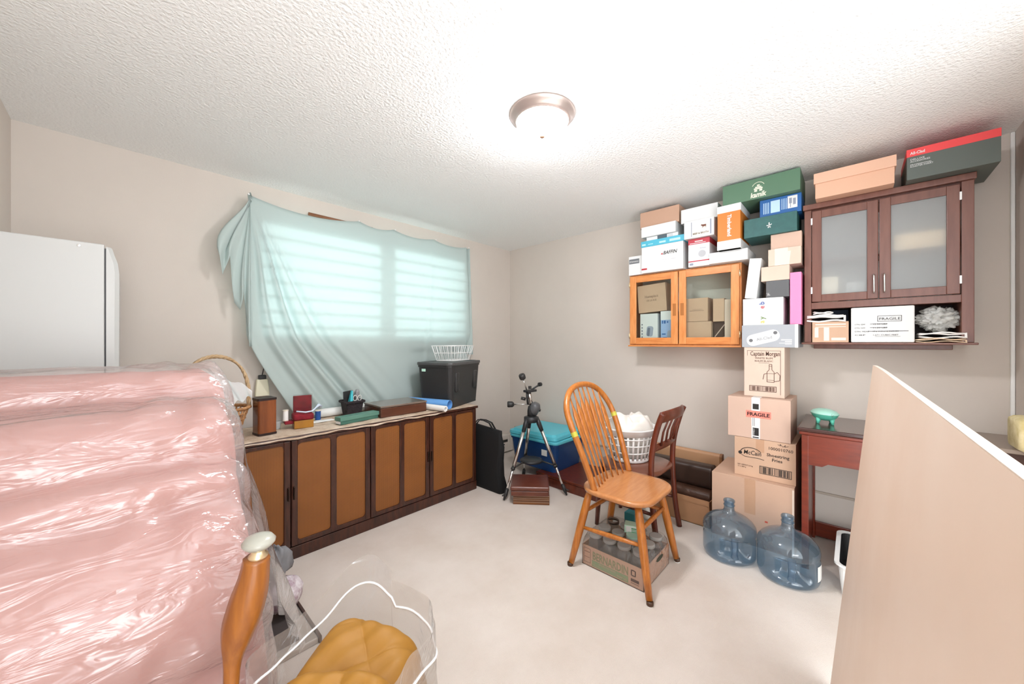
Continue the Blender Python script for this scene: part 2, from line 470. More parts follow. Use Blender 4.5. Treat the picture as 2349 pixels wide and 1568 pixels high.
# ============================================================ credenza
CX0, CX1, CY0, CY1, CT = -3.02, -1.055, -.60, -.125, .738
cr = thing('credenza', 'long low walnut credenza with woven cane door panels under the window', 'sideboard', (CX0, CY0, 0))
L = CX1 - CX0; Dp = CY1 - CY0
bm = bmesh.new()
addbox(bm, 0, L, .02, Dp, .075, CT - .022); mk('carcass', bm, CRED, cr)
o = mk('top', bx(-.008, L + .008, -.006, Dp, CT - .022, CT, .005), CRED, cr)
mk('plinth', bx(.0, L - .0, .006, Dp - .01, 0, .075, .004), CRED, cr)
dw = [(-3.005, -2.522), (-2.516, -2.033), (-2.027, -1.552), (-1.546, -1.068)]
for i, (a, c) in enumerate(dw):
    a -= CX0; c -= CX0
    z0, z1 = .082, CT - .026; m = (a + c) / 2; fw = .034
    bm = bmesh.new()
    for q in ((a, a + fw, z0, z1), (c - fw, c, z0, z1), (m - fw * .55, m + fw * .55, z0, z1)): addbox(bm, q[0], q[1], 0, .02, q[2], q[3], .004)
    for q in ((a + fw, m - fw * .5), (m + fw * .5, c - fw)):
        addbox(bm, q[0], q[1], .001, .02, z0, z0 + fw * .8, .002); addbox(bm, q[0], q[1], .001, .02, z1 - fw * .6, z1, .002)
        # rounded inner corners and bead
        for (ux, sgx) in ((q[0], 1), (q[1], -1)):
            for (uz, sgz) in ((z0 + fw * .8, 1), (z1 - fw * .6, -1)):
                pts = [(0, 0)] + [(.022 * (1 - math.sin(t * PI / 12)), .022 * (1 - math.cos(t * PI / 12))) for t in range(7)]
                a_ = [bm.verts.new((ux + sgx * p[0], .0015, uz + sgz * p[1])) for p in pts]
                b_ = [bm.verts.new((ux + sgx * p[0], .02, uz + sgz * p[1])) for p in pts]
                bm.faces.new(a_); bm.faces.new(b_)
                for k in range(len(pts)): bm.faces.new((a_[k], a_[(k + 1) % len(pts)], b_[(k + 1) % len(pts)], b_[k]))
    d = mk('door', bm, CRED, cr)
    for q in ((a + fw, m - fw * .5), (m + fw * .5, c - fw)):
        mk('cane_panel', bx(q[0], q[1], .008, .016, z0 + fw * .8, z1 - fw * .6), CANE, d)
    hx = c - .012 if i % 2 == 0 else a + .012
    mk('pull', bx(hx - .005, hx + .005, -.012, 0, .36, .44, .004), pm('dark_bronze', '#3a2a22', .3, metal=.7), d)

# runner of crumpled brown paper
def runner(u, v):
    x = -3.0 + u * 1.60; w = .012 * math.sin(u * 23) + .01 * math.sin(u * 61 + 1)
    y = -.15 - v * .47
    z = CT + .001 + .0015 * (1 + math.sin(u * 70 + v * 9)) * (1 if v < .93 else 0)
    if v > .9: y = -.15 - .9 * .47 - (v - .9) * .47 * .55 - .002; 
    if v > .96: y = -.6095 - .001 * math.sin(u * 90); z = CT - (v - .96) * .55 * (.7 + 14 * w); 
    return (x, y, z)


tag(mk('paper_runner', grid(160, 50, runner, .0012), pm('kraft_paper', '#d6c3af', .85, col2='#bca48c', vscale=14, bump=1, bscale=30), None, smooth=True), 'crumpled pale brown paper runner covering the left of the credenza top', 'paper')
tag(mk('paper_sheet', grid(30, 10, lambda u, v: (-1.395 + u * .34, -.20 - v * .408, CT + .0015 + .0006 * math.sin(u * 30)), .0012), pm('kraft_paper', '#c9b09a'), None), 'pale paper sheet under the black tote on the credenza', 'paper')
TT = CT + .0045

# ---- things on the credenza
# wicker basket
WICK = pm('wicker', '#c39364', .6, col2='#9c6a3e', vscale=30)
bk = thing('wicker_basket', 'wicker basket with a tall twisted arched handle behind the pink sofa', 'basket', (-2.84, -.375, TT))
bm = bmesh.new(); NB = 34
for i in range(NB):
    a = 2 * PI * i / NB
    addtube(bm, [((.10 + .055 * t) * math.cos(a), (.085 + .045 * t) * math.sin(a), .005 + .165 * t) for t in (0, .33, .66, 1)], .0045, 6)
for k in range(6):
    z = .012 + k * .032; q = z / .17
    addtube(bm, [((.10 + .055 * q + .004 * (-1) ** (i + k)) * math.cos(2 * PI * i / NB), (.085 + .045 * q + .004 * (-1) ** (i + k)) * math.sin(2 * PI * i / NB), z) for i in range(NB)], .0045, 6, closed=True)
addlathe(bm, [(.0001, 0), (.098, 0), (.098, .008), (.0001, .008)], 32, sy=.85)
mk('woven_body', bm, WICK, bk, smooth=True)
bm = bmesh.new()
for ph in (0, 2.1, 4.2):
    addtube(bm, [((.158 + .007 * math.cos(a * 22 + ph)) * math.cos(a), (.132 + .007 * math.sin(a * 22 + ph)) * math.sin(a), .172 + .004 * math.sin(a * 22 + ph)) for a in [2 * PI * i / 90 for i in range(90)]], .007, 6, closed=True)
mk('braided_rim', bm, WICK, bk, smooth=True)
bm = bmesh.new()
for ph in (0, 2.1, 4.2):
    pts = []
    for i in range(90):
        a = PI * i / 89; R_ = .006
        cx_, cz_ = -.158 * math.cos(a) * (1.0), .16 + .315 * math.sin(a) ** .6
        pts.append((cx_ + R_ * math.cos(i * .55 + ph) * math.cos(a), R_ * math.sin(i * .55 + ph), cz_ + R_ * math.cos(i * .55 + ph) * math.sin(a)))
    addtube(bm, pts, .0065, 6)
mk('handle', bm, pm('pale_cane', '#cdb08a', .6, col2='#b4946c', vscale=20), bk, smooth=True)

# brown wooden block box
bb = thing('wooden_canister', 'tall rounded brown wooden canister at the left end of the credenza', 'canister', (-2.612, -.42, TT), (0, 0, .12))
mk('body', loft([rrpts(.098, .098, .012, z) for z in (0, .215)]), pm('amber_wood', '#8a4a22', .25, col2='#5a2c14', vscale=3, stretch=(4, 4, .6), coat=.5), bb)
mk('base_rim', loft([rrpts(.102, .102, .012, z) for z in (0, .012)]), pm('near_black_wood', '#241210', .4), bb)
mk('top_rim', loft([rrpts(.102, .102, .012, z) for z in (.207, .220)]), pm('near_black_wood', '#241210'), bb)
# cream adapter plugged into the wall
ca = thing('wall_adapter', 'cream plastic adapter box plugged in low on the wall left of the curtain hem', 'adapter', (-2.537, -.018, .925))
mk('housing', loft([rrpts(.085, .035, .008, 0), rrpts(.078, .034, .008, .06), rrpts(.066, .032, .008, .115)]), pm('cream_plastic', '#e8e3c8', .4), ca)
mk('plug', bx(-.022, .022, -.02, .012, .115, .145, .005), BLACKP, ca)
mk('cord', tube([(.0, 0, .14), (.01, -.01, .2), (.0, -.02, .35), (-.06, -.02, .5)], .003, 6), BLACKP, ca, smooth=True)

# clear container
tag(mk('plastic_tub', grid(24, 4, lambda u, v: (-2.528 + (.022 + .006 * v) * math.cos(u * 2 * PI), -.33 + (.022 + .006 * v) * math.sin(u * 2 * PI), TT + .05 * v), .0015), film('clear_plastic', '#eef2f2', 1.4, .1, milky=.35), None, smooth=True), 'small clear crinkled plastic tub right of the wooden canister', 'tub')

# red velvet keepsake stand
RED = pm('red_velvet', '#8f1024', .8, col2='#6a0818', vscale=20)
ks = thing('keepsake_box', 'open red velvet jewellery box on a gold wooden base', 'jewellery box', (-2.39, -.385, TT), (0, 0, -.15))
mk('base_drawer', bx(-.055, .055, -.05, .05, 0, .05, .002), pm('gold_wood', '#a8731f', .35, col2='#8c5a14'), ks)
mk('velvet_cushion', bx(-.06, .058, -.052, .05, .05, .092, .012, 3), RED, ks, smooth=True)
mk('raised_lid', bx(-.05, .058, .035, .053, .092, .20, .004), RED, ks)
mk('side_tray', bx(-.105, -.056, -.03, .04, .03, .05, .004), RED, ks)
mk('lid_cover', bx(-.052, .062, .028, .031, .096, .21, .001), film('clear_cover', '#f6f8f8', .8, .08), ks)
tag(mk('charging_cord', tube([(-2.44, -.425, TT + .112), (-2.39, -.44, TT + .102), (-2.35, -.44, TT + .105), (-2.325, -.425, TT + .12), (-2.305, -.42, TT + .137), (-2.285, -.41, TT + .125), (-2.30, -.405, TT + .11)], [.005, .005, .005, .005, .010, .010, .006], 8), pm('pale_blue_plastic', '#c9d6e6', .4), None, smooth=True), 'white and pale blue corded brush lying across the red velvet box', 'brush')


def spool(label, loc, col, h=.06, r=.018, group=None):
    t = thing('thread_spool', label, 'thread spool', loc)
    mk('thread', lathe([(0, .006), (r * .9, .006), (r * .9, h - .006), (0, h - .006)], 20), col, t, smooth=False)
    bm = bmesh.new(); addlathe(bm, [(.0001, 0), (r, 0), (r, .006), (.0001, .006)], 20); addlathe(bm, [(.0001, h - .006), (r, h - .006), (r, h), (.0001, h)], 20)
    mk('flange', bm, pm('cream_flange', '#e6dccb', .5), t)
    return t


spool('white thread spool standing left of the red velvet box', (-2.485, -.365, TT + .050), pm('white_thread', '#f0eeea', .8), .07, .017)
spool('blue thread spool standing right of the red velvet box', (-2.255, -.26, TT), pm('blue_thread', '#1d4c8e', .7), .075, .02)
bm = bmesh.new(); addtube(bm, [(-2.22, -.165, TT + .032), (-1.86, -.160, TT + .032)], .031, 24)
tag(mk('paper_tube', bm, pm('white_paper', '#eeeeea', .7), None, smooth=True), 'long white paper roll lying behind the black pot', 'paper roll')
tag(mk('sewing_tray', bx(-2.33, -2.17, -.335, -.285, TT, TT + .006, .002), pm('white_paper', '#eeeeea'), None), 'small flat white card lying behind the red velvet box', 'card')

# black woven pot with its contents
pot = thing('woven_pot', 'square black woven pot holding scissors and small tools', 'pot', (-2.02, -.275, TT))
mk('body', loft([rrpts(.10, .10, .012, 0), rrpts(.125, .125, .014, .10)] + [rrpts(.148, .148, .016, .105), rrpts(.150, .150, .016, .118), rrpts(.138, .138, .014, .122), rrpts(.125, .125, .012, .112), rrpts(.095, .095, .01, .01)]), pm('dark_weave', '#2a2326', .8, bump=1, bscale=120), pot)
def held(name, label, cat, bm, mat, loc, rot=(0, 0, 0)):
    o = mk(name, bm, mat, None, loc, rot); return tag(o, label, cat)
held('tape_cutter', 'teal plastic cutter standing in the black woven pot', 'cutter', loft([rrpts(.02, .05, .008, 0), rrpts(.024, .056, .01, .06), rrpts(.02, .04, .009, .10), rrpts(.012, .02, .005, .15)]), pm('teal_plastic', '#3fb8c4', .35), (-2.048, -.295, TT + .045), (0, .12, 0))
held('card_holder', 'flat black plastic holder standing in the black woven pot', 'holder', bx(-.04, .04, -.004, .004, 0, .14, .003), BLACKP, (-2.035, -.255, TT + .05), (0, -.06, .2))
held('measuring_case', 'grey metal case with dark window in the black woven pot', 'case', bx(-.03, .03, -.012, .012, 0, .13, .006), pm('gunmetal', '#6d6a68', .35, metal=.5), (-2.005, -.265, TT + .03))
t = thing('scissors', 'silver handled scissors standing handle up in the woven pot', 'scissors', (-2.000, -.300, TT + .03), (0, .08, 0))
for sg in (-1, 1):
    mk('finger_loop', tube([(sg * .017 + .014 * math.cos(a), 0, .105 + .02 * math.sin(a)) for a in [2 * PI * i / 18 for i in range(18)]], .004, 8, closed=True), pm('silver_plastic', '#c8c6c2', .3), t, smooth=True)
    mk('blade', bx(sg * .004, sg * .012, -.002 * sg, .002 + .0 * sg, 0, .09), STEEL, t)
held('utility_handle', 'grey rounded tool handle standing at right in the woven pot', 'tool', loft([rrpts(.022, .026, .009, 0), rrpts(.024, .030, .01, .06), rrpts(.036, .034, .014, .11), rrpts(.034, .032, .014, .15), rrpts(.018, .02, .008, .165)]), pm('grey_rubber', '#8b8b8d', .5), (-1.985, -.265, TT + .03), (0, .05, 0))

# long green box
gb = thing('green_box', 'long narrow dark green lidded box at the front of the credenza', 'box', (-2.065, -.475, TT), (0, 0, .16))
mk('tray', bx(-.145, .145, -.032, .032, 0, .034, .002), pm('green_board', '#3e6a5c', .5), gb)
mk('lid', bx(-.15, .15, -.036, .036, .024, .05, .002), pm('green_board_light', '#5a8576', .5), gb)
mk('end_label', bx(-.1465, -.1455, -.028, .028, .004, .022), WHITEC, gb)
# flat brown case
bc = thing('wooden_case', 'flat dark brown wooden case lying on the middle of the credenza', 'case', (-1.715, -.375, TT))
mk('body', bx(-.195, .195, -.135, .135, 0, .068, .004), pm('case_wood', '#5a3220', .4, col2='#4a2616', vscale=3, stretch=(1, 8, 8), coat=.3), bc)
mk('lid', bx(-.198, .198, -.138, .138, .070, .084, .004), pm('case_lid_wood', '#7d6d62', .25, col2='#6b5a4e', vscale=3, stretch=(1, 8, 8), coat=.6), bc)
# rolls of paper
def roll(label, p0, p1, r, mat, th=.002):
    bm = bmesh.new(); n = 28; p0, p1 = Vector(p0), Vector(p1); d = (p1 - p0).normalized(); nn = Vector((0, 0, 1)); nn = (nn - d * nn.dot(d)).normalized(); s = d.cross(nn)
    def ring(p, rr): return [p + (s * math.cos(2 * PI * i / n) + nn * math.sin(2 * PI * i / n)) * rr for i in range(n)]
    addloft(bm, [ring(p0, r - th), ring(p0, r), ring(p1, r), ring(p1, r - th), ring(p0, r - th)], cap0=False, cap1=False)
    o = mk('paper_roll', bm, mat, None); return tag(sharp(o), label, 'paper roll', 'paper rolls by the tote')
roll('wide open blue paper roll in front of the black tote', (-1.49, -.20, CT + .044), (-1.355, -.60, CT + .044), .038, pm('blue_paper', '#6aa2de', .5), .0025)
roll('thin white paper roll lying beside the blue roll, nearest the front edge', (-1.487, -.42, TT + .0245), (-1.44, -.66, TT + .0245), .0225, pm('roll_paper', '#f1eeea', .6), .009)


# ---- storage totes
def tote(name, label, loc, rz, w, d, h, mat, lidmat, cat='storage bin', taper=.86, lid=True, grooves=True):
    t = thing(name, label, cat, loc, (0, 0, rz))
    rings = [rrpts(w * taper, d * taper, .03, 0), rrpts(w * (taper + .01), d * (taper + .01), .04, .012), rrpts(w * .975, d * .975, .05, h - .03),
             rrpts(w, d, .05, h - .03), rrpts(w, d, .05, h), rrpts(w * .95, d * .95, .05, h), rrpts(w * taper * .96, d * taper * .96, .03, .01)]
    mk('tub', loft(rings), mat, t, smooth=False)
    if grooves:
        for sx in (-1, 1):
            for (px, py) in ((sx * .30, -1), (sx * .30, 1)):
                s = .93
                bm = bx(px * w - .03, px * w + .03, py * d * .5 * s - .012, py * d * .5 * s + .008, h * .35, h * .80, .012, 3)
                mk('grip_rib', bm, mat, t, smooth=True)
    if lid:
        o = mk('lid', loft([rrpts(w + .012, d + .012, .055, h - .012), rrpts(w + .016, d + .016, .056, h - .002), rrpts(w + .012, d + .012, .055, h + .012), rrpts(w - .04, d - .04, .045, h + .014), rrpts(w - .06, d - .06, .04, h + .006)]), lidmat, t)
    return t


tb = tote('storage_tote', 'black lidded storage tote standing on the right end of the credenza', (-1.15, -.335, CT + .004), .371, .54, .36, .372, BLACKP, pm('charcoal_lid', '#4a4a4a', .35))
decal('label_sticker', tb, frame_W(-.54 * .5 * .975 - .0035, .18, .0), .06, .10, .305, .328, pm('mint_sticker', '#bfe6d4', .5), label='small mint sticker')
# white wire basket
wb = thing('wire_basket', 'white wire basket standing on the lid of the black tote', 'basket', (-1.115, -.335, CT + .392), (0, 0, .371))
bm = bmesh.new(); W_, D_, hh = .36, .22, .135
def rect(s, z, n=10): return [p for p in rrpts(W_ * s, D_ * s, .03, z, seg=4)]
addtube(bm, rect(1.08, hh), .0035, 6, closed=True); addtube(bm, rect(.96, hh * .52), .0025, 6, closed=True); addtube(bm, rect(.84, .004), .003, 6, closed=True)
mk('rim_wires', bm, WHITEP, wb, smooth=True)
bm = bmesh.new()
for i in range(10):
    x = -.5 + (i + .5) / 10
    addtube(bm, [(x * W_ * 1.06, -D_ * .54, hh), (x * W_ * .82, -D_ * .42, .004), (x * W_ * .82, D_ * .42, .004), (x * W_ * 1.06, D_ * .54, hh)], .0022, 6)
for i in range(6):
    y = -.5 + (i + .5) / 6
    addtube(bm, [(-W_ * .54, y * D_ * 1.06, hh), (-W_ * .42, y * D_ * .82, .006), (W_ * .42, y * D_ * .82, .006), (W_ * .54, y * D_ * 1.06, hh)], .0022, 6)
mk('upright_wires', bm, WHITEP, wb, smooth=True)

# ============================================================ black bag, corner things
bg = thing('tote_bag', 'black cloth tote bag slumped against the right end of the credenza', 'bag', (-1.0, -.62, 0))
def bagring(z, k):
    w = .40 + .03 * math.sin(k * 2); t = [.09, .11, .09, .075, .065, .05, .03][k]
    return [(p[1] * 1.0 + .035 - .02 * k / 6 + .006 * math.sin(p[0] * 30 + k), p[0] - .02, z + .012 * math.sin(p[0] * 12) * (k / 6)) for p in rrpts(w, t, .03, 0, seg=4)]
mk('cloth_body', loft([bagring(z, k) for k, z in enumerate((0, .03, .14, .28, .40, .50, .545))]), BLACKF, bg, smooth=True)
for dx in (-.012, .016):
    mk('strap', tube([(dx + .02, -.12, .53), (dx + .02, -.07, .585), (dx + .015, .0, .60), (dx, .06, .60), (dx - .0, .10, .56), (dx + .01, .12, .52)], .011, 8, sy=.3), BLACKF, bg, smooth=True)
mk('care_tag', bx(-.012, -.010, -.09, -.06, .44, .452), WHITEC, bg)

# ============================================================ corner: blue bins, low dark case, tripod, flat cases
lc = thing('wooden_chest', 'low dark red wooden chest on the carpet under the blue bin', 'chest', (-.33, -1.22, 0))
mk('body', bx(-.24, .26, -.34, .34, 0, .076, .004), MAHO, lc)
mk('lid', bx(-.245, .265, -.345, .345, .078, .10, .006), MAHO, lc)
BLUEB = pm('blue_plastic', '#123f74', .35); TEALL = pm('turquoise_plastic', '#5cc3d4', .4)
tb2 = tote('storage_bin', 'dark blue storage bin with turquoise lid in the room corner', (-.29, -.79, .101), 0.0, .50, .58, .275, BLUEB, TEALL, grooves=False)
decal('label_sticker', tb2, frame_W(-.2425, 0, 0), .12, .185, .145, .20, pm('pale_label', '#d9dbd8', .5), label='white label')
l2 = thing('bin_lid', 'spare turquoise bin lid lying on top of the blue storage bin', 'lid', (-.285, -.77, .101 + .290), (0, 0, .04))
mk('rim', loft([rrpts(.50, .56, .05, 0), rrpts(.515, .575, .05, .004), rrpts(.51, .57, .05, .03)], cap1=True), TEALL, l2)
mk('raised_panel', loft([rrpts(.47, .53, .04, .028), rrpts(.44, .50, .04, .05)]), TEALL, l2)

sb = thing('record_case', 'brown striped flat wooden case on the carpet, lowest under the tripod', 'case', (-.885, -1.085, 0), (0, 0, math.radians(-51)))
mk('body', bx(-.145, .145, -.11, .11, 0, .072, .002), pm('striped_wood', '#3c2015', .4, col2='#8a5528', vscale=6, stretch=(.4, .4, 16)), sb)
bm = bmesh.new()
for z in (.018, .036, .05): addbox(bm, -.146, .146, -.111, .111, z, z + .0025)
addbox(bm, -.146, .146, -.111, .111, .067, .071)
mk('pale_edge_line', bm, pm('pale_line', '#b9a08c', .5), sb)
sc = thing('leather_case', 'reddish brown case with rounded lid lying on the striped case below the tripod', 'case', (-.875, -1.06, .073), (0, 0, math.radians(-50)))
mk('body', bx(-.15, .15, -.15, .13, 0, .04, .006), pm('redbrown_leather', '#6f3a28', .35, col2='#5e2e1f', vscale=6, coat=.3), sc)
mk('lid', bx(-.155, .155, -.155, .135, .041, .075, .010, 3), pm('redbrown_leather', '#6f3a28'), sc)

# telescope tripod
DKM = pm('dark_mount', '#2f3032', .4, metal=.2)
tr = thing('telescope_tripod', 'silver and black telescope tripod with counterweights standing in the corner', 'tripod', (-.757, -.976, 0))
feet = [(-.31, .032), (.127, -.285), (.182, .256)]
hubz = .625
for fx, fy in feet:
    d = Vector((fx, fy, 0)).normalized(); a = d * .055 + Vector((0, 0, hubz)); e = Vector((fx, fy, .0))
    lg = mk('leg', tube([a.lerp(e, .10), a.lerp(e, .62)], .0125, 14, sx=1.25), STEEL, tr, smooth=True)
    mk('lower_leg', tube([a.lerp(e, .58), a.lerp(e, .90)], .0095, 12, sx=1.2), CHROME, lg, smooth=True)
    mk('shoulder_joint', tube([a + Vector((0, 0, .01)), a.lerp(e, .05), a.lerp(e, .15)], [.014, .021, .017], 12), DKM, lg, smooth=True)
    mk('foot', tube([a.lerp(e, .86), a.lerp(e, .93), a.lerp(e, 1.0) + Vector((0, 0, .004))], [.014, .016, .006], 10), BLACKP, lg, smooth=True)
    mk('lock_lever', tube([a.lerp(e, .90), a.lerp(e, .93) + d * .035], .006, 8), BLACKP, lg, smooth=True)
    mk('collar', tube([a.lerp(e, .60), a.lerp(e, .63)], .018, 12), BLACKP, lg, smooth=True)
    mk('brace_arm', tube([a.lerp(e, .61), Vector((0, 0, .27)) + d * .09], .007, 8), BLACKP, lg, smooth=True)
mk('tray', lathe([(0, .255), (.095, .257), (.10, .265), (.095, .275), (.06, .283), (0, .283)], 24), DKM, tr, smooth=True)
mk('hub', lathe([(0, .60), (.05, .60), (.065, .61), (.065, .645), (.04, .655), (0, .655)], 24), DKM, tr, smooth=True)
mo = mk('mount_head', lathe([(0, .655), (.035, .655), (.035, .70), (.028, .74), (0, .74)], 20), DKM, tr, smooth=True)
Mh = Matrix.Translation((.02, -.02, .72)) @ Matrix.Rotation(.5, 4, 'X') @ Matrix.Rotation(.1, 4, 'Y')
mk('motor_housing', lathe([(0, -.055), (.03, -.055), (.045, -.045), (.048, .02), (.03, .05), (0, .055)], 24, M=Mh), pm('grey_housing', '#595a5c', .4), mo, smooth=True)
mk('polar_axis', tube([(0, 0, .74), (-.01, .0, .80), (-.03, .01, .87)], [.018, .016, .022], 12), STEEL, tr, smooth=True)
ax = mk('cradle', bx(-.075, .04, -.03, .03, .865, .885, .004), DKM, tr)
mk('clamp_arm', tube([(-.06, 0, .88), (-.055, 0, .82), (-.045, 0, .76)], .010, 8), DKM, ax, smooth=True)
mk('clamp_arm', tube([(.0, 0, .88), (.05, -.02, .91), (.08, -.03, .92)], .008, 8), DKM, ax, smooth=True)
mk('knob', lathe([(0, -.012), (.018, -.012), (.018, .012), (0, .012)], 12, M=Matrix.Translation((.082, -.03, .925)) @ Matrix.Rotation(PI / 2, 4, 'Y')), BLACKP, ax)
mk('knob', lathe([(0, -.012), (.014, -.012), (.014, .012), (0, .012)], 12, M=Matrix.Translation((-.02, -.0, .905))), BLACKP, ax)
cw = mk('counterweight_shaft', tube([(-.06, .0, .88), (-.11, .0, .985)], .0045, 8), CHROME, tr, smooth=True)
mk('counterweight', lathe([(0, -.022), (.024, -.022), (.028, -.012), (.028, .012), (.024, .022), (0, .022)], 20, M=Matrix.Translation((-.12, 0, 1.005)) @ Matrix.Rotation(-.45, 4, 'Y')), BLACKP, cw, smooth=True)
dsh = Vector((-.685, .73, 0))  # towards the left of the photograph
cs = mk('control_shaft', tube([Vector((0, 0, .755)), dsh * .15 + Vector((0, 0, .755))], .0045, 8), CHROME, tr, smooth=True)
mk('control_knob', tube([dsh * .15 + Vector((0, 0, .755)), dsh * .165 + Vector((0, 0, .755)), dsh * .205 + Vector((0, 0, .755)), dsh * .21 + Vector((0, 0, .755))], [.012, .026, .027, .02], 16), BLACKP, cs, smooth=True)
mk('control_knob', tube([dsh * .05 + Vector((0, 0, .80)), dsh * .09 + Vector((0, 0, .81))], .014, 12), BLACKP, tr, smooth=True)
mk('side_knob', tube([-dsh * .03 + Vector((0, 0, .72)), -dsh * .08 + Vector((0, 0, .70))], .012, 10), BLACKP, tr, smooth=True)

# ============================================================ oak chair
oc = thing('oak_chair', 'honey oak hoop-back chair with arrow spindles in the middle of the carpet', 'chair', (-1.165, -2.06, 0))
rings = []
def seatring(s, z, dish=0):
    return [(p[0] * s, p[1] * s, z) for p in [(q[0], q[1]) for q in rrpts(.465 , .42, .13, 0, seg=8)]]
st = loft([seatring(.93, .430), seatring(.98, .436), seatring(1.0, .446), seatring(.995, .456), seatring(.97, .461), seatring(.86, .459), seatring(.5, .455)])
mk('seat', st, OAKS, oc, smooth=True)
feetp = [(-.257, .227), (-.258, -.242), (.211, -.210), (.225, .245)]
tops = [(-.165, .15), (-.150, -.13), (.150, -.13), (.150, .15)]
def legpt(i, z):
    q = 1 - z / .44; return Vector((tops[i][0] + (feetp[i][0] - tops[i][0]) * q, tops[i][1] + (feetp[i][1] - tops[i][1]) * q, z))
for i in range(4):
    lg = mk('leg', tube([legpt(i, .44), legpt(i, .36), legpt(i, .24), legpt(i, .12), legpt(i, .022)], [.017, .0215, .0225, .020, .0165], 16), OAK, oc, smooth=True)
    mk('foot_glide', lathe([(0, 0), (.014, 0), (.017, .006), (.017, .022), (0, .022)], 16, c=tuple(legpt(i, 0.0))), pm('dark_glide', '#4a3020', .4), lg, smooth=True)
    mk('felt_pad', lathe([(0, -.000), (.0165, -.000), (.0165, .004), (0, .004)], 16, c=tuple(legpt(i, 0.0))), WHITEP, lg)
for (i, zi, j, zj) in ((0, .225, 1, .245), (1, .315, 2, .32), (0, .31, 3, .30), (3, .29, 2, .30)):
    a, c = legpt(i, zi), legpt(j, zj)
    mk('stretcher', tube([a.lerp(c, .03), a.lerp(c, .3), a.lerp(c, .5), a.lerp(c, .7), a.lerp(c, .97)], [.009, .012, .0135, .012, .009], 12), OAK, oc, smooth=True)
ctrl = [(-.203, .10, .455), (-.213, .135, .56), (-.232, .185, .70), (-.243, .235, .82), (-.225, .275, .905), (-.165, .305, .975), (-.085, .32, 1.012)]
right = [(-p[0] + .03, p[1], p[2]) for p in ctrl][::-1]
raw = ctrl + [(.015, .325, 1.024)] + right
def catmull(P, n=8):
    P = [Vector(p) for p in P]; out = []
    for i in range(len(P) - 1):
        p0, p1, p2, p3 = P[max(i - 1, 0)], P[i], P[i + 1], P[min(i + 2, len(P) - 1)]
        for k in range(n):
            t = k / n
            out.append(.5 * ((2 * p1) + (-p0 + p2) * t + (2 * p0 - 5 * p1 + 4 * p2 - p3) * t * t + (-p0 + 3 * p1 - 3 * p2 + p3) * t ** 3))
    out.append(P[-1]); return out
hoop = catmull(raw)
hp = mk('hoop', tube(hoop, .0185, 14, up=(0, .95, -.3)), OAK, oc, smooth=True)
for (sx_, k) in ((-1, 20), (1, len(hoop) - 24)):
    p = hoop[k]; d = (hoop[k + 1] - p).normalized()
    mk('tape_mark', tube([p - d * .014, p + d * .014], .0190, 14), pm('lime_mark', '#c5c14a', .6), hp)
for i in range(7):
    q = i / 6; bxx = -.135 + q * .30; tx = -.155 + q * .34
    best = min([h for h in hoop if h.z > .8], key=lambda h: abs(h.x - tx)); a = Vector((bxx, .135 - .03 * abs(q - .5) * 2, .455)); c = best
    ts = [0, .12, .3, .46, .62, .76, .86, 1.0]
    r = [.007, .008, .011, .017, .0245, .0225, .009, .006]; sy = .45
    mk('spindle', tube([a.lerp(c, t) for t in ts], r, 12, sy=.42, up=(0, 1, -.3)), OAK, oc, smooth=True)

# ============================================================ dark chair behind, with laundry basket
dc = thing('cherry_chair', 'dark cherry slat-back chair behind the oak chair with a laundry basket on its seat', 'chair', (-.705, -1.90, 0))
mk('seat', loft([rrpts(.43, .42, .14, .425, seg=8), rrpts(.45, .44, .15, .435, seg=8), rrpts(.45, .44, .15, .448, seg=8), rrpts(.42, .41, .14, .455, seg=8)]), pm('cherry_seat', '#7c4a36', .3, col2='#6a3b2a', vscale=5, coat=.4), dc, smooth=True)
for sx_ in (-1, 1):
    mk('back_post', tube(catmull([(sx_ * .195, -.235, 0), (sx_ * .19, -.205, .2), (sx_ * .188, -.19, .45), (sx_ * .188, -.20, .62), (sx_ * .19, -.235, .77), (sx_ * .19, -.265, .852)], 5), .019, 8, sx=1.0, sy=1.0), MAHO, dc, smooth=True)
    mk('leg', tube([(sx_ * .16, .17, .43), (sx_ * .175, .19, .22), (sx_ * .18, .205, 0)], [.02, .019, .014], 12), MAHO, dc, smooth=True)
mk('top_rail', tube(catmull([(-.195, -.255, .825), (-.1, -.282, .835), (0, -.29, .838), (.1, -.282, .835), (.195, -.255, .825)], 6), .036, 12, sx=.30, sy=1, up=(0, 0, 1)), MAHO, dc, smooth=True)
mk('lower_rail', tube(catmull([(-.185, -.205, .62), (0, -.225, .625), (.185, -.205, .62)], 6), .024, 12, sx=.40, up=(0, 0, 1)), MAHO, dc, smooth=True)
for i in range(4):
    x = -.115 + i * .077
    mk('slat', tube([(x, -.215 - .01, .63), (x, -.232 - .008, .72), (x, -.262 - .014, .815)], .014, 8, sy=.4, up=(0, 1, 0)), MAHO, dc, smooth=True)
for a, c in (((-.165, .195, .25), (.165, .195, .25)), ((-.175, .19, .2), (-.19, -.20, .2)), ((.175, .19, .2), (.19, -.20, .2))):
    mk('stretcher', tube([a, c], .011, 10), MAHO, dc, smooth=True)

